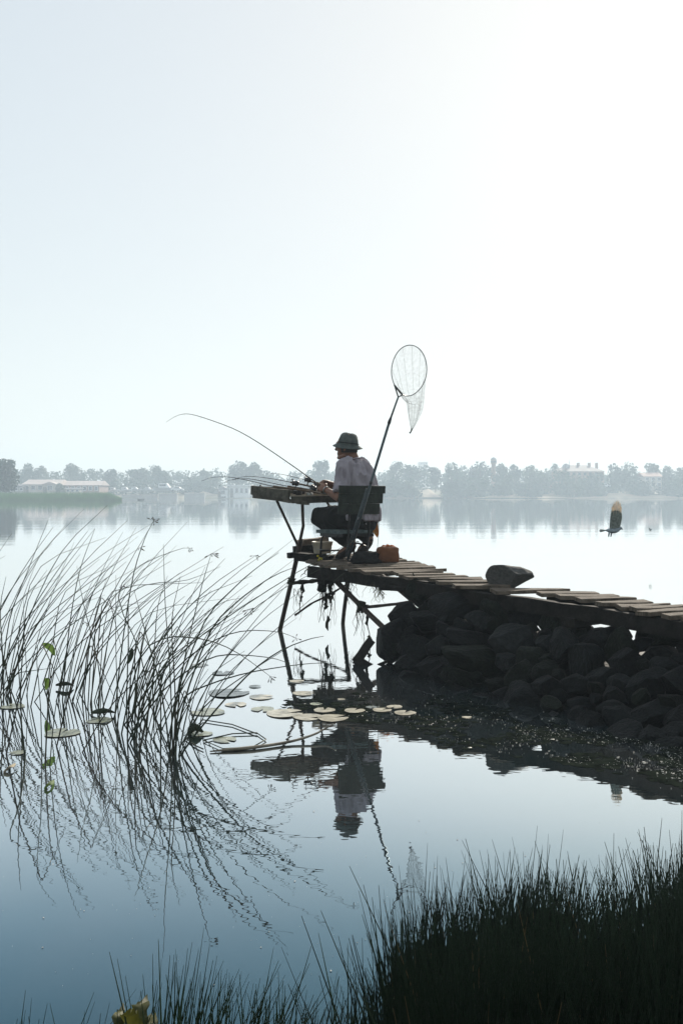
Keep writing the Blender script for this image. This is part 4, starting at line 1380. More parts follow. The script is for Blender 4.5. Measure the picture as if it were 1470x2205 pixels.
rod('long fishing rod held up by the fisherman, bending over at the tip',
    [P(716, 1063, 8.99), P(690, 1045, 9.0), P(672, 1033, rd), P(620, 996, rd), P(550, 949, rd), P(500, 922, rd), P(440, 900, rd), P(410, 892, rd), P(392, 892, rd), P(375, 898, rd), P(358, 909, rd)], .0072,
    (.32, .47, .62, .77, .9), .185, .17)
rods = [
    ('fishing rod lying lowest on the tray with the farthest reaching tip', [P(690, 1062, 9.12), P(640, 1054, 9.15), P(583, 1046, 9.3), P(545, 1037, 9.4), P(500, 1028, 9.5), P(468, 1027, 9.6), P(450, 1030, 9.65), P(434, 1036, 9.7)], .005, .18),
    ('fishing rod lying across the tray, its tip drooping below the others', [P(698, 1060, 9.18), P(655, 1053, 9.25), P(614, 1046, 9.3), P(555, 1034, 9.5), P(530, 1031, 9.55), P(505, 1032, 9.6), P(486, 1037, 9.65), P(472, 1046, 9.7)], .005, .16),
    ('fishing rod lying on the tray with an evenly curved middle height tip', [P(704, 1055, 9.25), P(648, 1043, 9.3), P(586, 1031, 9.5), P(542, 1026, 9.6), P(516, 1028, 9.65), P(500, 1034, 9.7)], .0048, .18),
    ('thin pale fishing rod rising farthest back on the tray', [P(716, 1052, 9.32), P(673, 1038, 9.4), P(624, 1025, 9.6), P(596, 1020, 9.7), P(574, 1019, 9.8)], .0042, .2),
]
for i, (lab, pts, r0, ra) in enumerate(rods):
    rod(lab, pts, r0, (.4, .55, .7, .85), ra, .3, side=-1 if i in (0, 2) else .5)
# clutter on the tray
M_tin = mat('tin_lid', (.35, .36, .34), .35, .15, 20, metal=.6)
o = tag(MB().lathe(tz(TN.lerp(TR, .42), 1.262) + Vector((0, .05, 0)), [(.03, 0), (.032, .004), (.032, .022), (.028, .026)], 14).build('bait_tin', M_tin), 'small pale bait tin on the tray beside the hands', 'tin')
o = tag(MB().lathe(tz(TN.lerp(TR, .30), 1.262) + Vector((-.06, .12, 0)), [(.04, 0), (.044, .03), (.044, .045), (.02, .05)], 14).build('bait_jar', M_reel), 'squat black bait box on the tray under the rods', 'box')
o = tag(MB().bar(tz(TN, 1.30) + Vector((.02, .16, 0)), tz(TN, 1.305) + Vector((-.14, .30, 0)), .05, .03, jit=.004).build('rod_rest', M_tray), 'rough wooden rod rest across the outer side of the tray', 'rod rest')
o = tag(MB().tube(spline([tz(TL.lerp(TN, .22), 1.345), tz(TL.lerp(TN, .25), 1.358), tz(TL.lerp(TN, .28), 1.345)], 6), .006, 6).build('wire_hook', M_metal), 'small wire hook on the rim of the tray', 'hook')

# ------------------------------------------------------------------ bucket, bags
M_tub = mat('cream_plastic', (.58, .50, .38), .5, .12, 8, spec=.4)
M_bait = mat('ground_bait', (.20, .15, .10), .95, .3, 60, bump=.6)
c = P(694, 1196, 9.12); c.z = deck_z(9.12) + .035
t = thing('bait_tub', 'cream plastic bait tub standing at the outer end of the pier', 'tub', c)
MB().lathe(c, [(.072, 0), (.078, .004), (.092, .098), (.099, .100), (.099, .108), (.088, .108), (.084, .09), (.02, .088)], 26).build('tub', M_tub, t, smooth=True)
MB().lathe(c + Z * .080, [(.083, 0), (.07, .012), (.03, .016), (.005, .017)], 20).build('bait', M_bait, t, smooth=True)
MB().tube(spline([c + Vector((-.096, 0, .09)), c + Vector((-.07, -.085, .05)), c + Vector((.0, -.115, .04)), c + Vector((.07, -.085, .05)), c + Vector((.096, 0, .09))], 12), .0022, 5).build('bail_handle', M_steel, t)
# yellow flowers
fl = thing('yellow_flowers', 'small sprig of yellow flowers below the bait tub', 'flowers', P(690, 1210, 8.85))
M_yellow = mat('yellow_petal', (.50, .42, .05), .6, .15, 20, trans=.3)
g = random.Random(2)
for (x, y) in ((684, 1197), (688, 1202), (686, 1206), (692, 1203)):
    p = P(x, y, 8.86)
    mb = MB()
    for k in range(5):
        w_ = 2 * math.pi * k / 5
        e = p + Vector((math.cos(w_), -.3, math.sin(w_))) * .012
        sd = Vector((-math.sin(w_), 0, math.cos(w_))) * .006
        mb.add([p, p.lerp(e, .6) + sd, e, p.lerp(e, .6) - sd], [(0, 1, 2, 3)])
    mb.build('flower', M_yellow, fl)
    MB().tube([p, P(691, 1213, 8.86)], .0012, 4).build('stalk', M_reed[0], fl)

# soft bags: a rounded box pushed about by noise
def soft_box(c, sx, sy, sz, rz, seed, top=.8, cr=.06, sub=3):
    bm = bmesh.new()
    bmesh.ops.create_cube(bm, size=2)
    bmesh.ops.subdivide_edges(bm, edges=bm.edges[:], cuts=9, use_grid_fill=True)
    off = Vector((seed * 7.3, seed * 1.7, 0))
    cs, sn = math.cos(rz), math.sin(rz)
    for v in bm.verts:
        p = v.co
        r_ = Vector((abs(p.x) ** 6, abs(p.y) ** 6, abs(p.z) ** 6))
        k = (r_.x + r_.y + r_.z) ** (1 / 6)
        p = p / max(k, 1e-6) * max(abs(p.x), abs(p.y), abs(p.z))
        f = 1 + (top - 1) * (p.z * .5 + .5)
        q = Vector((p.x * f, p.y * f, p.z))
        q += Vector((noise.noise(p * 2 + off), noise.noise(p * 2 + off + Vector((5, 0, 0))), noise.noise(p * 1.7 + off + Vector((0, 9, 0))) * (1 if p.z > -.5 else 0))) * cr * 2
        q += q.normalized() * noise.noise(p * 5 + off) * cr * .5
        X, Y = q.x * sx, q.y * sy
        v.co = Vector((c[0] + X * cs - Y * sn, c[1] + X * sn + Y * cs, c[2] + q.z * sz))
    me = bpy.data.meshes.new('bag')
    bm.to_mesh(me); bm.free()
    return me
M_orange = mat('orange_bag_cloth', (.15, .058, .022), .7, .3, 10, bump=.3, bscale=14, trans=.12)
c = D(833, 1212); c = Vector((P(834, 1200, c.y + .07).x, c.y + .07, deck_z(c.y + .07)))
t = thing('orange_bag', 'squarish orange cloth bag standing open on the planks', 'bag', c)
link('bag_body', soft_box(c + Z * .066, .100, .075, .070, .12, 3, .90, .055), M_orange, t, True)
mb = MB()
for k in range(3):
    a = c + Vector((-.03 + k * .035, -.02 + .01 * k, .122))
    mb.tube(spline([a + Vector((-.03, 0, -.004)), a + Vector((-.008, .0, .018 + .006 * (k % 2))), a + Vector((.02, 0, .008)), a + Vector((.035, 0, -.006))], 6), [.004, .010, .012, .012, .010, .008, .004], 6, rb=.016)
mb.build('bag_rim', mat('orange_lining', (.50, .16, .05), .7, .2, 12, trans=.4), t, True)
M_black = mat('black_bag_cloth', (.010, .010, .010), .95, .4, 14, bump=.5, bscale=20, spec=.1, color2=(.026, .026, .025))
c = D(787, 1214); c = Vector((P(787, 1205, c.y + .05).x, c.y + .05, deck_z(c.y + .05)))
t = thing('black_bag', 'flat dark bag slumped on the planks beside the orange bag', 'bag', c)
link('bag_body', soft_box(c + Z * .046, .132, .10, .052, -.05, 8, .70, .13), M_black, t, True)
MB().tube(spline([c + Vector((-.11, -.05, .03)), c + Vector((-.14, -.09, .02)), c + Vector((-.09, -.11, .012)), c + Vector((-.02, -.1, .02))], 10), .006, 6).build('strap', M_black, t, True)

# ------------------------------------------------------------------ landing net
M_pole = mat('grey_anodised_pole', (.06, .075, .08), .4, .2, 20, metal=.5)
nt = thing('landing_net', 'long handled landing net leaning up against the chair back', 'landing net', P(748, 1206, 8.52))
nb, nm_, nt_ = P(748, 1206, 8.52), P(838, 908, 8.47), P(857, 855, 8.46)
MB().tube([nb, nb.lerp(nm_, .5), nm_], [.0125, .0125, .0115], 9).build('handle', M_pole, nt, True)
MB().tube([nm_, nt_], [.0085, .0075], 8).build('upper_handle', M_pole, nt, True)
MB().tube([nb.lerp(nm_, .985), nm_, nm_ + (nt_ - nm_) * .15], [.0145, .015, .011], 9).build('collar', M_reel, nt, True)
MB().tube([nb.lerp(nm_, .55), nb.lerp(nm_, .57)], [.0145, .0145], 9).build('collar', M_reel, nt, True)
off = Vector((-.022, -.012, 0))
MB().tube([nb + off + Vector((0, 0, .02)), nb.lerp(nm_, .52) + off], .006, 7).build('second_rod', M_pole, nt, True)
hc = P(881, 798, 8.55)
yaw = R(43)
ex = Vector((math.cos(yaw), math.sin(yaw), 0)); ez = Vector((.10, 0, 1)).normalized()
hoop = []
for k in range(49):
    w_ = 2 * math.pi * k / 48
    rx, rz_ = .219, .219
    tap = 1 - .10 * max(0, -math.sin(w_)) ** 2
    hoop.append(hc + ex * math.cos(w_) * rx * tap + ez * math.sin(w_) * rz_)
MB().tube(hoop, .0040, 6).build('hoop', M_reel, nt, True)
br0 = nt_; b1_, b2_ = hoop[29], hoop[34]
MB().tube([br0, b1_], .006, 6).build('bracket', M_reel, nt); MB().tube([br0, b2_], .006, 6).build('bracket', M_reel, nt); MB().tube([b1_, b2_], .005, 6).build('bracket', M_reel, nt)
# net bag
nmat = bpy.data.materials.new('net_mesh'); nmat.use_nodes = True
n, l = nmat.node_tree.nodes, nmat.node_tree.links
b = n['Principled BSDF']; b.inputs['Base Color'].default_value = (.20, .18, .13, 1); b.inputs['Roughness'].default_value = .8
tp = n.new('ShaderNodeBsdfTransparent'); ms = n.new('ShaderNodeMixShader'); tx = n.new('ShaderNodeTexNoise'); tx.inputs['Scale'].default_value = 40
tcn = n.new('ShaderNodeTexCoord'); l.new(tcn.outputs['Object'], tx.inputs[0])
mr = n.new('ShaderNodeMapRange'); mr.inputs[1].default_value = .3; mr.inputs[2].default_value = .7; mr.inputs[3].default_value = .05; mr.inputs[4].default_value = .15
l.new(tx.outputs['Fac'], mr.inputs[0]); l.new(mr.outputs[0], ms.inputs[0]); l.new(tp.outputs[0], ms.inputs[1]); l.new(b.outputs[0], ms.inputs[2]); l.new(ms.outputs[0], n['Material Output'].inputs['Surface'])
tip = P(886, 925, 8.72)
mid = P(893, 866, 8.74)
NB, KB = 48, 12
vs, fs = [], []
for j in range(KB + 1):
    t_ = j / KB
    for k in range(NB):
        p = hoop[k]
        w_ = 2 * math.pi * k / NB
        fold = 1 + .25 * math.sin(w_ * 7 + t_ * 2) * math.sin(math.pi * t_)
        ring = mid + Vector((math.cos(w_) * .062 * fold, math.sin(w_) * .045 * fold, (p.z - hc.z) * .10))
        if t_ < .55:
            s_ = t_ / .55
            q = p.lerp(ring, s_ ** .8) + Vector((0, .05, -.06)) * math.sin(math.pi * s_) * (1 if p.z > hc.z else .4)
        else:
            s_ = (t_ - .55) / .45
            q = ring.lerp(tip + Vector((math.cos(w_), math.sin(w_), 0)) * .006, s_ ** 1.8) + Vector((0, 0, -(ring.z - tip.z) * (s_ - s_ ** 1.8)))
        vs.append(q)
for j in range(KB):
    for k in range(NB):
        k2 = (k + 1) % NB
        fs.append((j * NB + k, j * NB + k2, (j + 1) * NB + k2, (j + 1) * NB + k))
bagv = vs
o = MB().add(vs, fs).build('net_bag', nmat, nt, True)
M_cordg = mat('net_cord', (.09, .085, .065), .9, .2, 30)
mb = MB()
for k in range(0, NB, 4):
    mb.tube([bagv[j * NB + k] for j in range(KB + 1)], .0008, 3)
for j in range(2, KB, 2):
    mb.tube([bagv[j * NB + k % NB] for k in range(NB + 1)], .0005, 3)
mb.build('net_cords', M_cordg, nt)
MB().tube([tip + Vector((0, 0, .01)), tip, tip + Vector((-.008, 0, -.02)), tip + Vector((-.018, 0, -.032))], [.004, .008, .005, .009], 6).build('knot', M_reel, nt)

# ------------------------------------------------------------------ pigeon in flight
bd_ = 8.06
M_pig = mat('pigeon_grey', (.30, .35, .38), .75, .35, 40, bump=.2)
M_pigw = mat('pigeon_wing', (.28, .31, .28), .75, .4, 60, trans=.4)
M_prim = mat('pigeon_flight_feather', (.62, .55, .46), .7, .35, 60, trans=.6)
pg = thing('pigeon', 'grey pigeon flying low over the water with wings raised', 'bird', P(1318, 1142, bd_))
def bp2(x, y, dd=0): return P(x, y, bd_ + dd)
mb = MB()
mb.tube(spline([bp2(1303, 1142), bp2(1310, 1142), bp2(1318, 1142), bp2(1326, 1141), bp2(1332, 1139), bp2(1335.5, 1137.5), bp2(1338, 1138)], 14),
        [.005, .010, .016, .021, .024, .025, .025, .024, .020, .016, .0125, .013, .0145, .012, .003], 12, rb=[.008, .014, .020, .025, .028, .029, .029, .027, .022, .017, .0125, .012, .0135, .011, .003])
mb.tube([bp2(1337.5, 1138), bp2(1339.5, 1140), bp2(1340.3, 1142)], [.006, .0035, .0008], 6)
for (x, s_) in ((1311, -.012), (1316, .012)):
    mb.tube([bp2(x, 1146, s_), bp2(x - 1, 1151, s_), bp2(x - 1.5, 1154, s_)], [.009, .006, .005], 6)
    for k in (-1, 0, 1):
        mb.tube([bp2(x - 1.5, 1153, s_), bp2(x - 2 + k * 1.2, 1156, s_ + k * .006)], [.003, .0015], 5)
mb.build('body', M_pig, pg, True)
def feather(root, tip_, w, m, parent, nrm, nm='feather'):
    ax = tip_ - root
    sd = ax.cross(nrm).normalized() * w
    vs = [root - sd * .35, root + sd * .35, root.lerp(tip_, .5) + sd, root.lerp(tip_, .85) + sd * .8, tip_, root.lerp(tip_, .85) - sd * .55, root.lerp(tip_, .5) - sd * .7]
    up = nrm * .0012
    k = 7
    MB().add([v + up for v in vs] + [v - up for v in vs], [tuple(range(k)), tuple(reversed(range(k, 14)))] + [(i, (i + 1) % k, k + (i + 1) % k, k + i) for i in range(k)]).build(nm, m, parent)
def wing(dd, shift):
    nv = Vector((.25, -1, .1)).normalized()
    outl = [(1312, 1138), (1312.5, 1126), (1314, 1112), (1315.5, 1104), (1318, 1100), (1324, 1099), (1332, 1100), (1336, 1107), (1336.5, 1116), (1334.5, 1126), (1332, 1137)]
    pts = [bp2(x + shift, y, dd + (1138 - y) / 60 * dd * .6) for x, y in outl]
    k = len(pts)
    w_ = MB().add([p + nv * .005 for p in pts] + [p - nv * .005 for p in pts], [tuple(range(k)), tuple(reversed(range(k, 2 * k)))] + [(i, (i + 1) % k, k + (i + 1) % k, k + i) for i in range(k)]).build('wing', M_pigw, pg)
    tips = [(1316, 1090), (1318.5, 1084), (1322, 1080), (1326, 1077), (1330, 1077.5), (1333.5, 1082), (1335.5, 1090)]
    roots = [(1318, 1110), (1320.5, 1109), (1323, 1108), (1326, 1107), (1329, 1106), (1332, 1106), (1334.5, 1108)]
    for i, ((x0, y0), (x1, y1)) in enumerate(zip(roots, tips)):
        feather(bp2(x0 + shift, y0, dd * 1.35 - .004 * (i % 2)), bp2(x1 + shift, y1, dd * 1.6 - .004 * (i % 2)), .0040, M_prim, w_, nv)
    for i in range(7):
        y0 = 1134 - i * 5
        feather(bp2(1318 + shift, y0, dd * 1.05 + .003), bp2(1311.5 + i * .45 + shift, y0 - 3, dd * 1.1 + .003), .008, M_pigw, w_, nv)
wing(-.03, 0); wing(.035, 1.2)
tl = MB()
for k in range(5):
    feather(bp2(1305, 1142), bp2(1289 + abs(k - 2) * .5, 1140.3 + k * 1.3), .007, M_pig if k % 2 else M_pigw, pg, Vector((.2, -.5, 1)).normalized(), 'tail_feather')
sm = thing('small_bird', 'tiny dark bird skimming the water right of the pigeon', 'bird', P(1399, 1141, 20))
MB().tube([P(1396, 1141, 20), P(1398, 1140.5, 20), P(1401, 1140.5, 20), P(1403, 1141, 20)], [.004, .018, .016, .003], 7).build('body', M_pig, sm, True)
MB().add([P(1397.5, 1140.5, 20), P(1400, 1140.2, 20), P(1397, 1136.5, 20.06), P(1395.6, 1137, 20.06)], [(0, 1, 2, 3)]).build('wing', M_pigw, sm)
MB().add([P(1398.5, 1140.5, 20), P(1401, 1140.5, 20), P(1399, 1143.5, 19.94), P(1397, 1143, 19.94)], [(0, 1, 2, 3)]).build('wing', M_pigw, sm)

# ------------------------------------------------------------------ fisherman
def solid(mb, voxel, smooth_it=4, wrinkle=0.0, wscale=8.0, wdir=None):
    """fuse overlapping lofts into one continuous skin"""
    me = bpy.data.meshes.new('tmp')
    me.from_pydata(mb.v, [], mb.f)
    o = bpy.data.objects.new('tmp', me)
    COL.objects.link(o)
    m = o.modifiers.new('r', 'REMESH'); m.mode = 'VOXEL'; m.voxel_size = voxel
    s = o.modifiers.new('s', 'SMOOTH'); s.iterations = smooth_it; s.factor = .5
    dg = bpy.context.evaluated_depsgraph_get()
    res = bpy.data.meshes.new_from_object(o.evaluated_get(dg))
    bpy.data.objects.remove(o); bpy.data.meshes.remove(me)
    if wrinkle:
        k = len(res.vertices)
        co = np.zeros(k * 3); res.vertices.foreach_get('co', co); co = co.reshape(-1, 3)
        no = np.zeros(k * 3); res.vertices.foreach_get('normal', no); no = no.reshape(-1, 3)
        w_ = np.array([noise.noise(Vector((c[0] * wscale * wdir[0], c[1] * wscale * wdir[1], c[2] * wscale * wdir[2]))) for c in co])
        w_ = 1 - np.abs(w_) * 2.2
        co += no * (w_[:, None] - .5) * wrinkle
        res.vertices.foreach_set('co', co.reshape(-1))
        res.update()
    return res

PEL = Vector((.16, 8.985, 1.045))
hipL, hipR = Vector((.115, 8.90, 1.05)), Vector((.215, 9.06, 1.05))
kneeL, kneeR = Vector((-.225, 9.14, 1.075)), Vector((-.12, 9.34, 1.09))
ankL, ankR = P(756, 1172, 8.98), P(794, 1160, 9.22)
toeL, toeR = P(728, 1194, 9.06), P(772, 1190, 9.30)
toeL.z = deck_z(9.06) + .03; toeR.z = deck_z(9.3) + .03
ft = Vector((-.87, .5, 0)); lf = Vector((-.5, -.87, 0))
shC = P(763, 999, 9.0)
shL, shR = shC + lf * .175 + Vector((0, 0, -.02)), shC - lf * .175 + Vector((0, 0, -.02))
elL, wrL = P(733, 1074, 8.74), P(699, 1053, 8.92)
elR, wrR = P(746, 1056, 9.33), P(703, 1039, 9.17)
neck0 = P(758, 992, 9.0); neck1 = P(751, 976, 9.0)
hf = Vector((-.90, .43, 0)).normalized()                     # the way the face looks
hs = Vector((-hf.y, hf.x, 0))
hcn = P(747, 961, 9.0)                                       # centre of the head

def limb(mb, pts, ra, sides=12, rb=None, ref=None, n_=None):
    if n_:
        q = spline(pts, n_)
        m_ = len(pts) - 1
        f = lambda arr: [np.interp(i / n_ * m_, range(m_ + 1), arr) for i in range(n_ + 1)]
        mb.tube(q, f(ra), sides, rb=f(rb) if rb else None, ref=ref)
    else:
        mb.tube(pts, ra, sides, rb=rb, ref=ref)

def trunk(mb, k=1.0, lo=0.0):
    p0 = PEL + Vector((0, 0, -.05 + lo)); p1 = PEL + Vector((.03, -.01, .12)); p2 = shC + Vector((.048, -.02, -.22)); p3 = shC + Vector((.02, -.01, -.08)); p4 = shC + Vector((-.01, 0, .0)); p5 = neck0 + Vector((.0, 0, .0))
    limb(mb, [p0, p1, p2, p3, p4, p5], [.13 * k, .135 * k, .135 * k, .115 * k, .075 * k, .05 * k], 18, rb=[.17 * k, .165 * k, .185 * k, .195 * k, .165 * k, .06 * k], ref=tuple(ft), n_=16)

def head(mb):
    vs_, fs_ = [], []
    LAT, LON = 18, 24
    for i in range(LAT + 1):
        th = math.pi * i / LAT
        for j in range(LON):
            ph = 2 * math.pi * j / LON
            x, y, z = math.sin(th) * math.cos(ph), math.sin(th) * math.sin(ph), math.cos(th)   # x front
            rx = .097 if x > 0 else .100
            wy = .077 * (1 - .22 * max(0, -z) ** 1.3)
            fx = x * rx * (1 - .10 * max(0, -z) ** 2)
            if x > 0 and z < 0: fx += .010 * (-z) * x
            vs_.append(hcn + hf * fx + hs * (y * wy) + Vector((0, 0, z * .118)))
    for i in range(LAT):
        for j in range(LON):
            j2 = (j + 1) % LON
            fs_.append((i * LON + j, (i + 1) * LON + j, (i + 1) * LON + j2, i * LON + j2))
    mb.add(vs_, fs_)
    Pn = lambda f, s, z: hcn + hf * f + hs * s + Vector((0, 0, z))
    mb.tube([Pn(.080, 0, .022), Pn(.100, 0, -.005), Pn(.112, 0, -.028), Pn(.100, 0, -.036)], [.009, .012, .015, .010], 8)          # nose
    mb.tube([Pn(.084, .045, .030), Pn(.094, .0, .034), Pn(.084, -.045, .030)], [.008, .010, .008], 8)                             # brow
    mb.tube([Pn(.084, .02, -.062), Pn(.094, 0, -.060), Pn(.084, -.02, -.062)], [.006, .008, .006], 8)                             # upper lip
    mb.tube([Pn(.082, .018, -.074), Pn(.092, 0, -.075), Pn(.082, -.018, -.074)], [.006, .008, .006], 8)                           # lower lip
    mb.tube([Pn(.066, .02, -.098), Pn(.086, 0, -.102), Pn(.066, -.02, -.098)], [.014, .018, .014], 8)                             # chin
    mb.tube([Pn(-.005, .06, -.085), Pn(.06, .03, -.103), Pn(.06, -.03, -.103), Pn(-.005, -.06, -.085)], [.014, .016, .016, .014], 8)   # jaw
    for s_ in (1, -1):
        mb.tube([Pn(-.012, .075 * s_, -.004), Pn(-.020, .083 * s_, -.012), Pn(-.018, .084 * s_, -.030), Pn(-.006, .076 * s_, -.048)], [.007, .011, .010, .007], 8)   # ears
        mb.tube([Pn(.055, .05 * s_, -.012), Pn(.072, .036 * s_, -.016)], [.018, .014], 8)                                         # cheek bones
    limb(mb, [neck0 + Vector((.012, 0, -.05)), neck0 + Vector((.006, 0, .01)), neck1 + Vector((.01, 0, .01)), hcn + Vector((.02, 0, -.05))], [.062, .060, .058, .06], 14)

def hand(mb, wr, toward, palm_n, grip, seed):
    """palm and five bent fingers closing on what they hold"""
    tw = toward.normalized(); pn = (palm_n - tw * palm_n.dot(tw)).normalized(); sd = tw.cross(pn)
    limb(mb, [wr - tw * .02, wr + tw * .03, wr + tw * .075], [.017, .017, .014], 10, rb=[.026, .038, .040], ref=tuple(pn))
    for i, (off, L) in enumerate(((-.030, .070), (-.010, .080), (.010, .076), (.029, .062))):
        p = wr + tw * .070 + sd * off
        a = p + tw * L * .36 + pn * L * .12
        b = a + tw * L * .16 + pn * L * .36
        c_ = b - tw * L * .20 + pn * L * .18
        mb.tube(spline([p - tw * .02, p, a, b, c_], 9), [.0095, .0095, .0095, .0093, .009, .009, .0086, .008, .0075, .006], 8)
    q = wr + tw * .022 - sd * .034
    mb.tube(spline([q, q + tw * .03 - sd * .018 + pn * .012, q + tw * .055 - sd * .012 + pn * .030, q + tw * .072 + sd * .006 + pn * .036], 7), [.014, .0125, .0115, .011, .0105, .0098, .009, .0065], 8)

mb = MB()
trunk(mb, .84)
head(mb)
limb(mb, [hipL, hipL.lerp(kneeL, .5) + Vector((0, 0, .01)), kneeL], [.085, .074, .056], 12)
limb(mb, [hipR, hipR.lerp(kneeR, .5) + Vector((0, 0, .01)), kneeR], [.085, .074, .056], 12)
limb(mb, [kneeL, kneeL.lerp(ankL, .35), ankL], [.054, .052, .035], 12); limb(mb, [kneeR, kneeR.lerp(ankR, .35), ankR], [.054, .052, .035], 12)
for an, to in ((ankL, toeL), (ankR, toeR)):
    heel = an + (an - to).normalized() * .035 + Vector((0, 0, -.035))
    limb(mb, [heel, an.lerp(to, .35) + Vector((0, 0, -.01)), an.lerp(to, .75), to], [.030, .034, .026, .016], 10, rb=[.030, .036, .042, .034], ref=(0, 0, 1))
    limb(mb, [an + Vector((0, 0, .02)), heel], [.034, .030], 10)
limb(mb, [shL + Vector((.02, 0, -.01)), shL.lerp(elL, .5), elL], [.042, .040, .036], 12); limb(mb, [elL, elL.lerp(wrL, .3), wrL], [.037, .038, .025], 12)
limb(mb, [shR + Vector((.02, 0, -.01)), shR.lerp(elR, .5), elR], [.042, .040, .036], 12); limb(mb, [elR, elR.lerp(wrR, .3), wrR], [.037, .038, .025], 12)
hand(mb, wrL, P(686, 1047, 9.0) - wrL, Vector((.1, .5, -.2)), None, 1)
hand(mb, wrR, P(688, 1037, 9.08) - wrR, Vector((-.1, -.6, -.5)), None, 2)
person = thing('person', 'fisherman in pale shirt and bucket hat sitting sideways on a low chair', 'person', (PEL.x, PEL.y, deck_z(9)))
M_skin = mat('tanned_skin', (.18, .085, .052), .6, .15, 20, spec=.35)
body = link('body', solid(mb, .0052, 3), M_skin, person, True)

# trousers
M_trouser = mat('dark_trousers', (.010, .010, .009), .9, .3, 18, bump=.3, bscale=30)
mb = MB()
limb(mb, [PEL + Vector((.01, 0, -.085)), PEL + Vector((.02, 0, 0)), PEL + Vector((.03, -.01, .10))], [.135, .145, .14], 16, rb=[.17, .185, .175], ref=tuple(ft))
for hp, kn, an in ((hipL, kneeL, ankL), (hipR, kneeR, ankR)):
    limb(mb, [hp + Vector((.03, 0, -.01)), hp.lerp(kn, .5) + Vector((0, 0, .005)), kn + (kn - hp).normalized() * .015, ], [.105, .095, .076], 14)
    limb(mb, [kn + (kn - hp).normalized() * .012, kn.lerp(an, .35), kn.lerp(an, .75), an], [.074, .076, .070, .056], 14)
link('trousers', solid(mb, .008, 4, .010, 14, (1, 1, .8)), M_trouser, person, True)
# shirt
M_shirt = mat('pale_lilac_shirt', (.40, .36, .39), .85, .14, 10, bump=.15, bscale=40, trans=.3)
mb = MB()
trunk(mb, 1.08, .03)
for sh, el in ((shL, elL), (shR, elR)):
    limb(mb, [sh + (shC - sh) * .35, sh, sh.lerp(el, .5), sh.lerp(el, .80)], [.075, .072, .066, .070], 14)
limb(mb, [PEL + Vector((.03, -.01, .0)), PEL + Vector((.035, -.01, .12))], [.155, .150], 16, rb=[.19, .18], ref=tuple(ft))
link('shirt', solid(mb, .0055, 3, .026, 20, (1, 1, .28)), M_shirt, person, True)
mb = MB()
col = []
for k in range(25):
    w_ = 2 * math.pi * k / 24
    f = math.cos(w_)
    col.append(neck0 + Vector((.004, 0, .004)) + ft * (f * .058) + lf * (math.sin(w_) * .064) + Vector((0, 0, -.022 * f - .002)))
mb.tube(col, .006, 6, rb=.018, ref=(0, 0, 1)); mb.build('collar', M_shirt, person, True)
# hair and hat
M_hair = mat('grey_hair', (.05, .045, .04), .9, .3, 60)
mb = MB()
for j, z in enumerate((-.012, -.030, -.048)):
    pts = []
    for k in range(13):
        w_ = math.pi * (.42 + 1.16 * k / 12)
        pts.append(hcn + hf * (math.cos(w_) * (.100 - j * .006)) + hs * (math.sin(w_) * (.079 - j * .004)) + Vector((0, 0, z)))
    mb.tube(pts, .011, 6)
mb.build('hair', M_hair, person, True)
M_hat = mat('grey_green_hat', (.055, .068, .062), .85, .25, 14, bump=.3, bscale=40, color2=(.10, .115, .105))
vs, fs = [], []
NH = 36
prof = [(.02, .156), (.048, .153), (.072, .143), (.090, .120), (.101, .085), (.106, .050), (.108, .036), (.128, .020), (.150, .002), (.153, -.001), (.150, -.004), (.126, .012), (.104, .026), (.098, .050), (.085, .10), (.02, .13)]
tilt = Matrix.Rotation(R(-8), 3, hs)
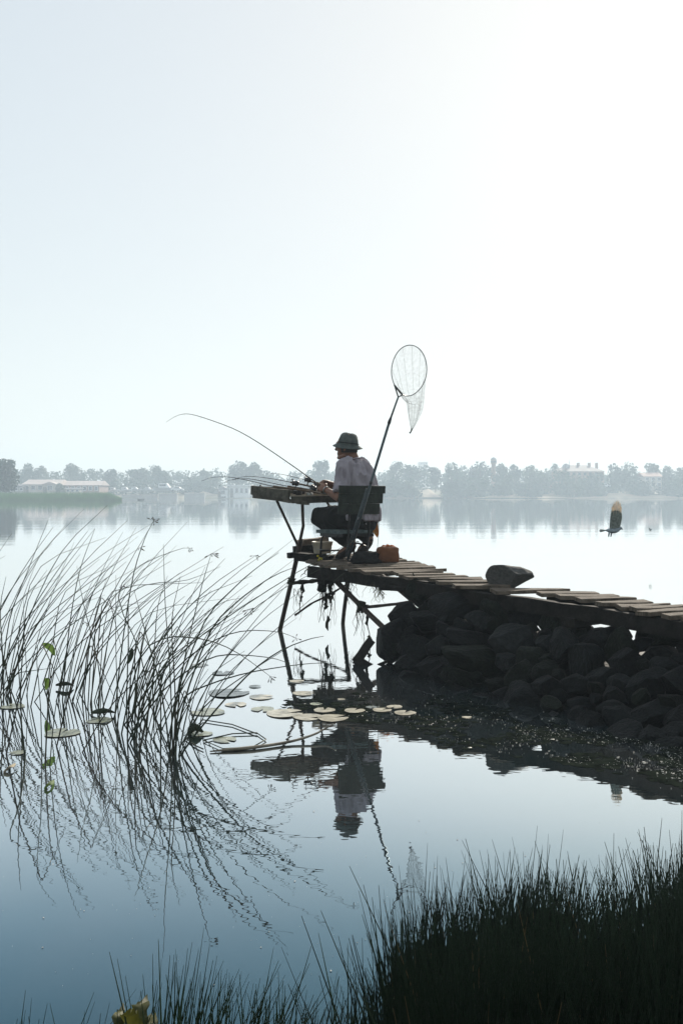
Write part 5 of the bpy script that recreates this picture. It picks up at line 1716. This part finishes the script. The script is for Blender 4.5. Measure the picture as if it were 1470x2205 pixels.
for (r_, z) in [(a * .89, .014 + b * .76) for a, b in prof]:
    for k in range(NH):
        w_ = 2 * math.pi * k / NH
        brim = max(0, (r_ - .0965) / .040)
        rx = r_ * (1.0 if brim == 0 else 1.0 + .06 * brim * math.cos(w_) ** 2 - .10 * brim * math.sin(w_) ** 2)
        zz = z - brim * (.022 * math.sin(w_) ** 2 + .004 * math.sin(3 * w_)) + (.006 * math.sin(5 * w_ + 1) + .004 * math.sin(9 * w_) if z > .08 else 0)
        p = hf * (math.cos(w_) * rx) + hs * (math.sin(w_) * rx * .86) + Vector((0, 0, zz))
        vs.append(hcn + Vector((.004, 0, -.018)) + tilt @ p)
for i in range(len(prof) - 1):
    for k in range(NH):
        k2 = (k + 1) % NH
        fs.append((i * NH + k, i * NH + k2, (i + 1) * NH + k2, (i + 1) * NH + k))
fs.append(tuple(range(NH)))
ht = MB().add(vs, fs).build('hat', M_hat, person, True)
band = []
for k in range(NH + 1):
    w_ = 2 * math.pi * k / NH
    band.append(hcn + Vector((.004, 0, -.018)) + tilt @ (hf * (math.cos(w_) * .0965) + hs * (math.sin(w_) * .0965 * .86) + Vector((0, 0, .049))))
MB().tube(band, .003, 5, rb=.010, ref=(0, 0, 1)).build('hat_band', M_darkcloth, ht, True)
# wristband
wa = wrL.lerp(elL, .10); ax = (elL - wrL).normalized(); a_, b_ = frame(ax)
MB().tube([wa + a_ * math.cos(w_) * .030 + b_ * math.sin(w_) * .030 for w_ in [2 * math.pi * k / 20 for k in range(21)]], .003, 6, rb=.008, ref=tuple(ax)).build('wristband', M_steel, person, True)
# eyes
for s_ in (1, -1):
    c = hcn + hf * .083 + hs * (.032 * s_) + Vector((0, 0, .012))
    MB().lathe(c - hf * .006, [(.004, 0), (.011, .004), (.012, .008), (.008, .012), (.002, .014)], 10, hf).build('eye', mat('eye_white', (.5, .48, .45), .3), person, True)
# sandals
M_sandal = mat('dark_sandal', (.02, .017, .014), .8, .3, 20)
for an, to in ((ankL, toeL), (ankR, toeR)):
    heel = an + (an - to).normalized() * .045 + Vector((0, 0, -.035))
    e = to + (to - an).normalized() * .02 + Vector((0, 0, -.018))
    MB().tube(spline([heel, heel.lerp(e, .5) + Vector((0, 0, -.012)), e], 6), [.020, .034, .036, .034, .032, .028, .018], 10, rb=[.022, .038, .042, .044, .046, .044, .028], ref=(0, 0, 1)).build('shoe', M_sandal, person, True)
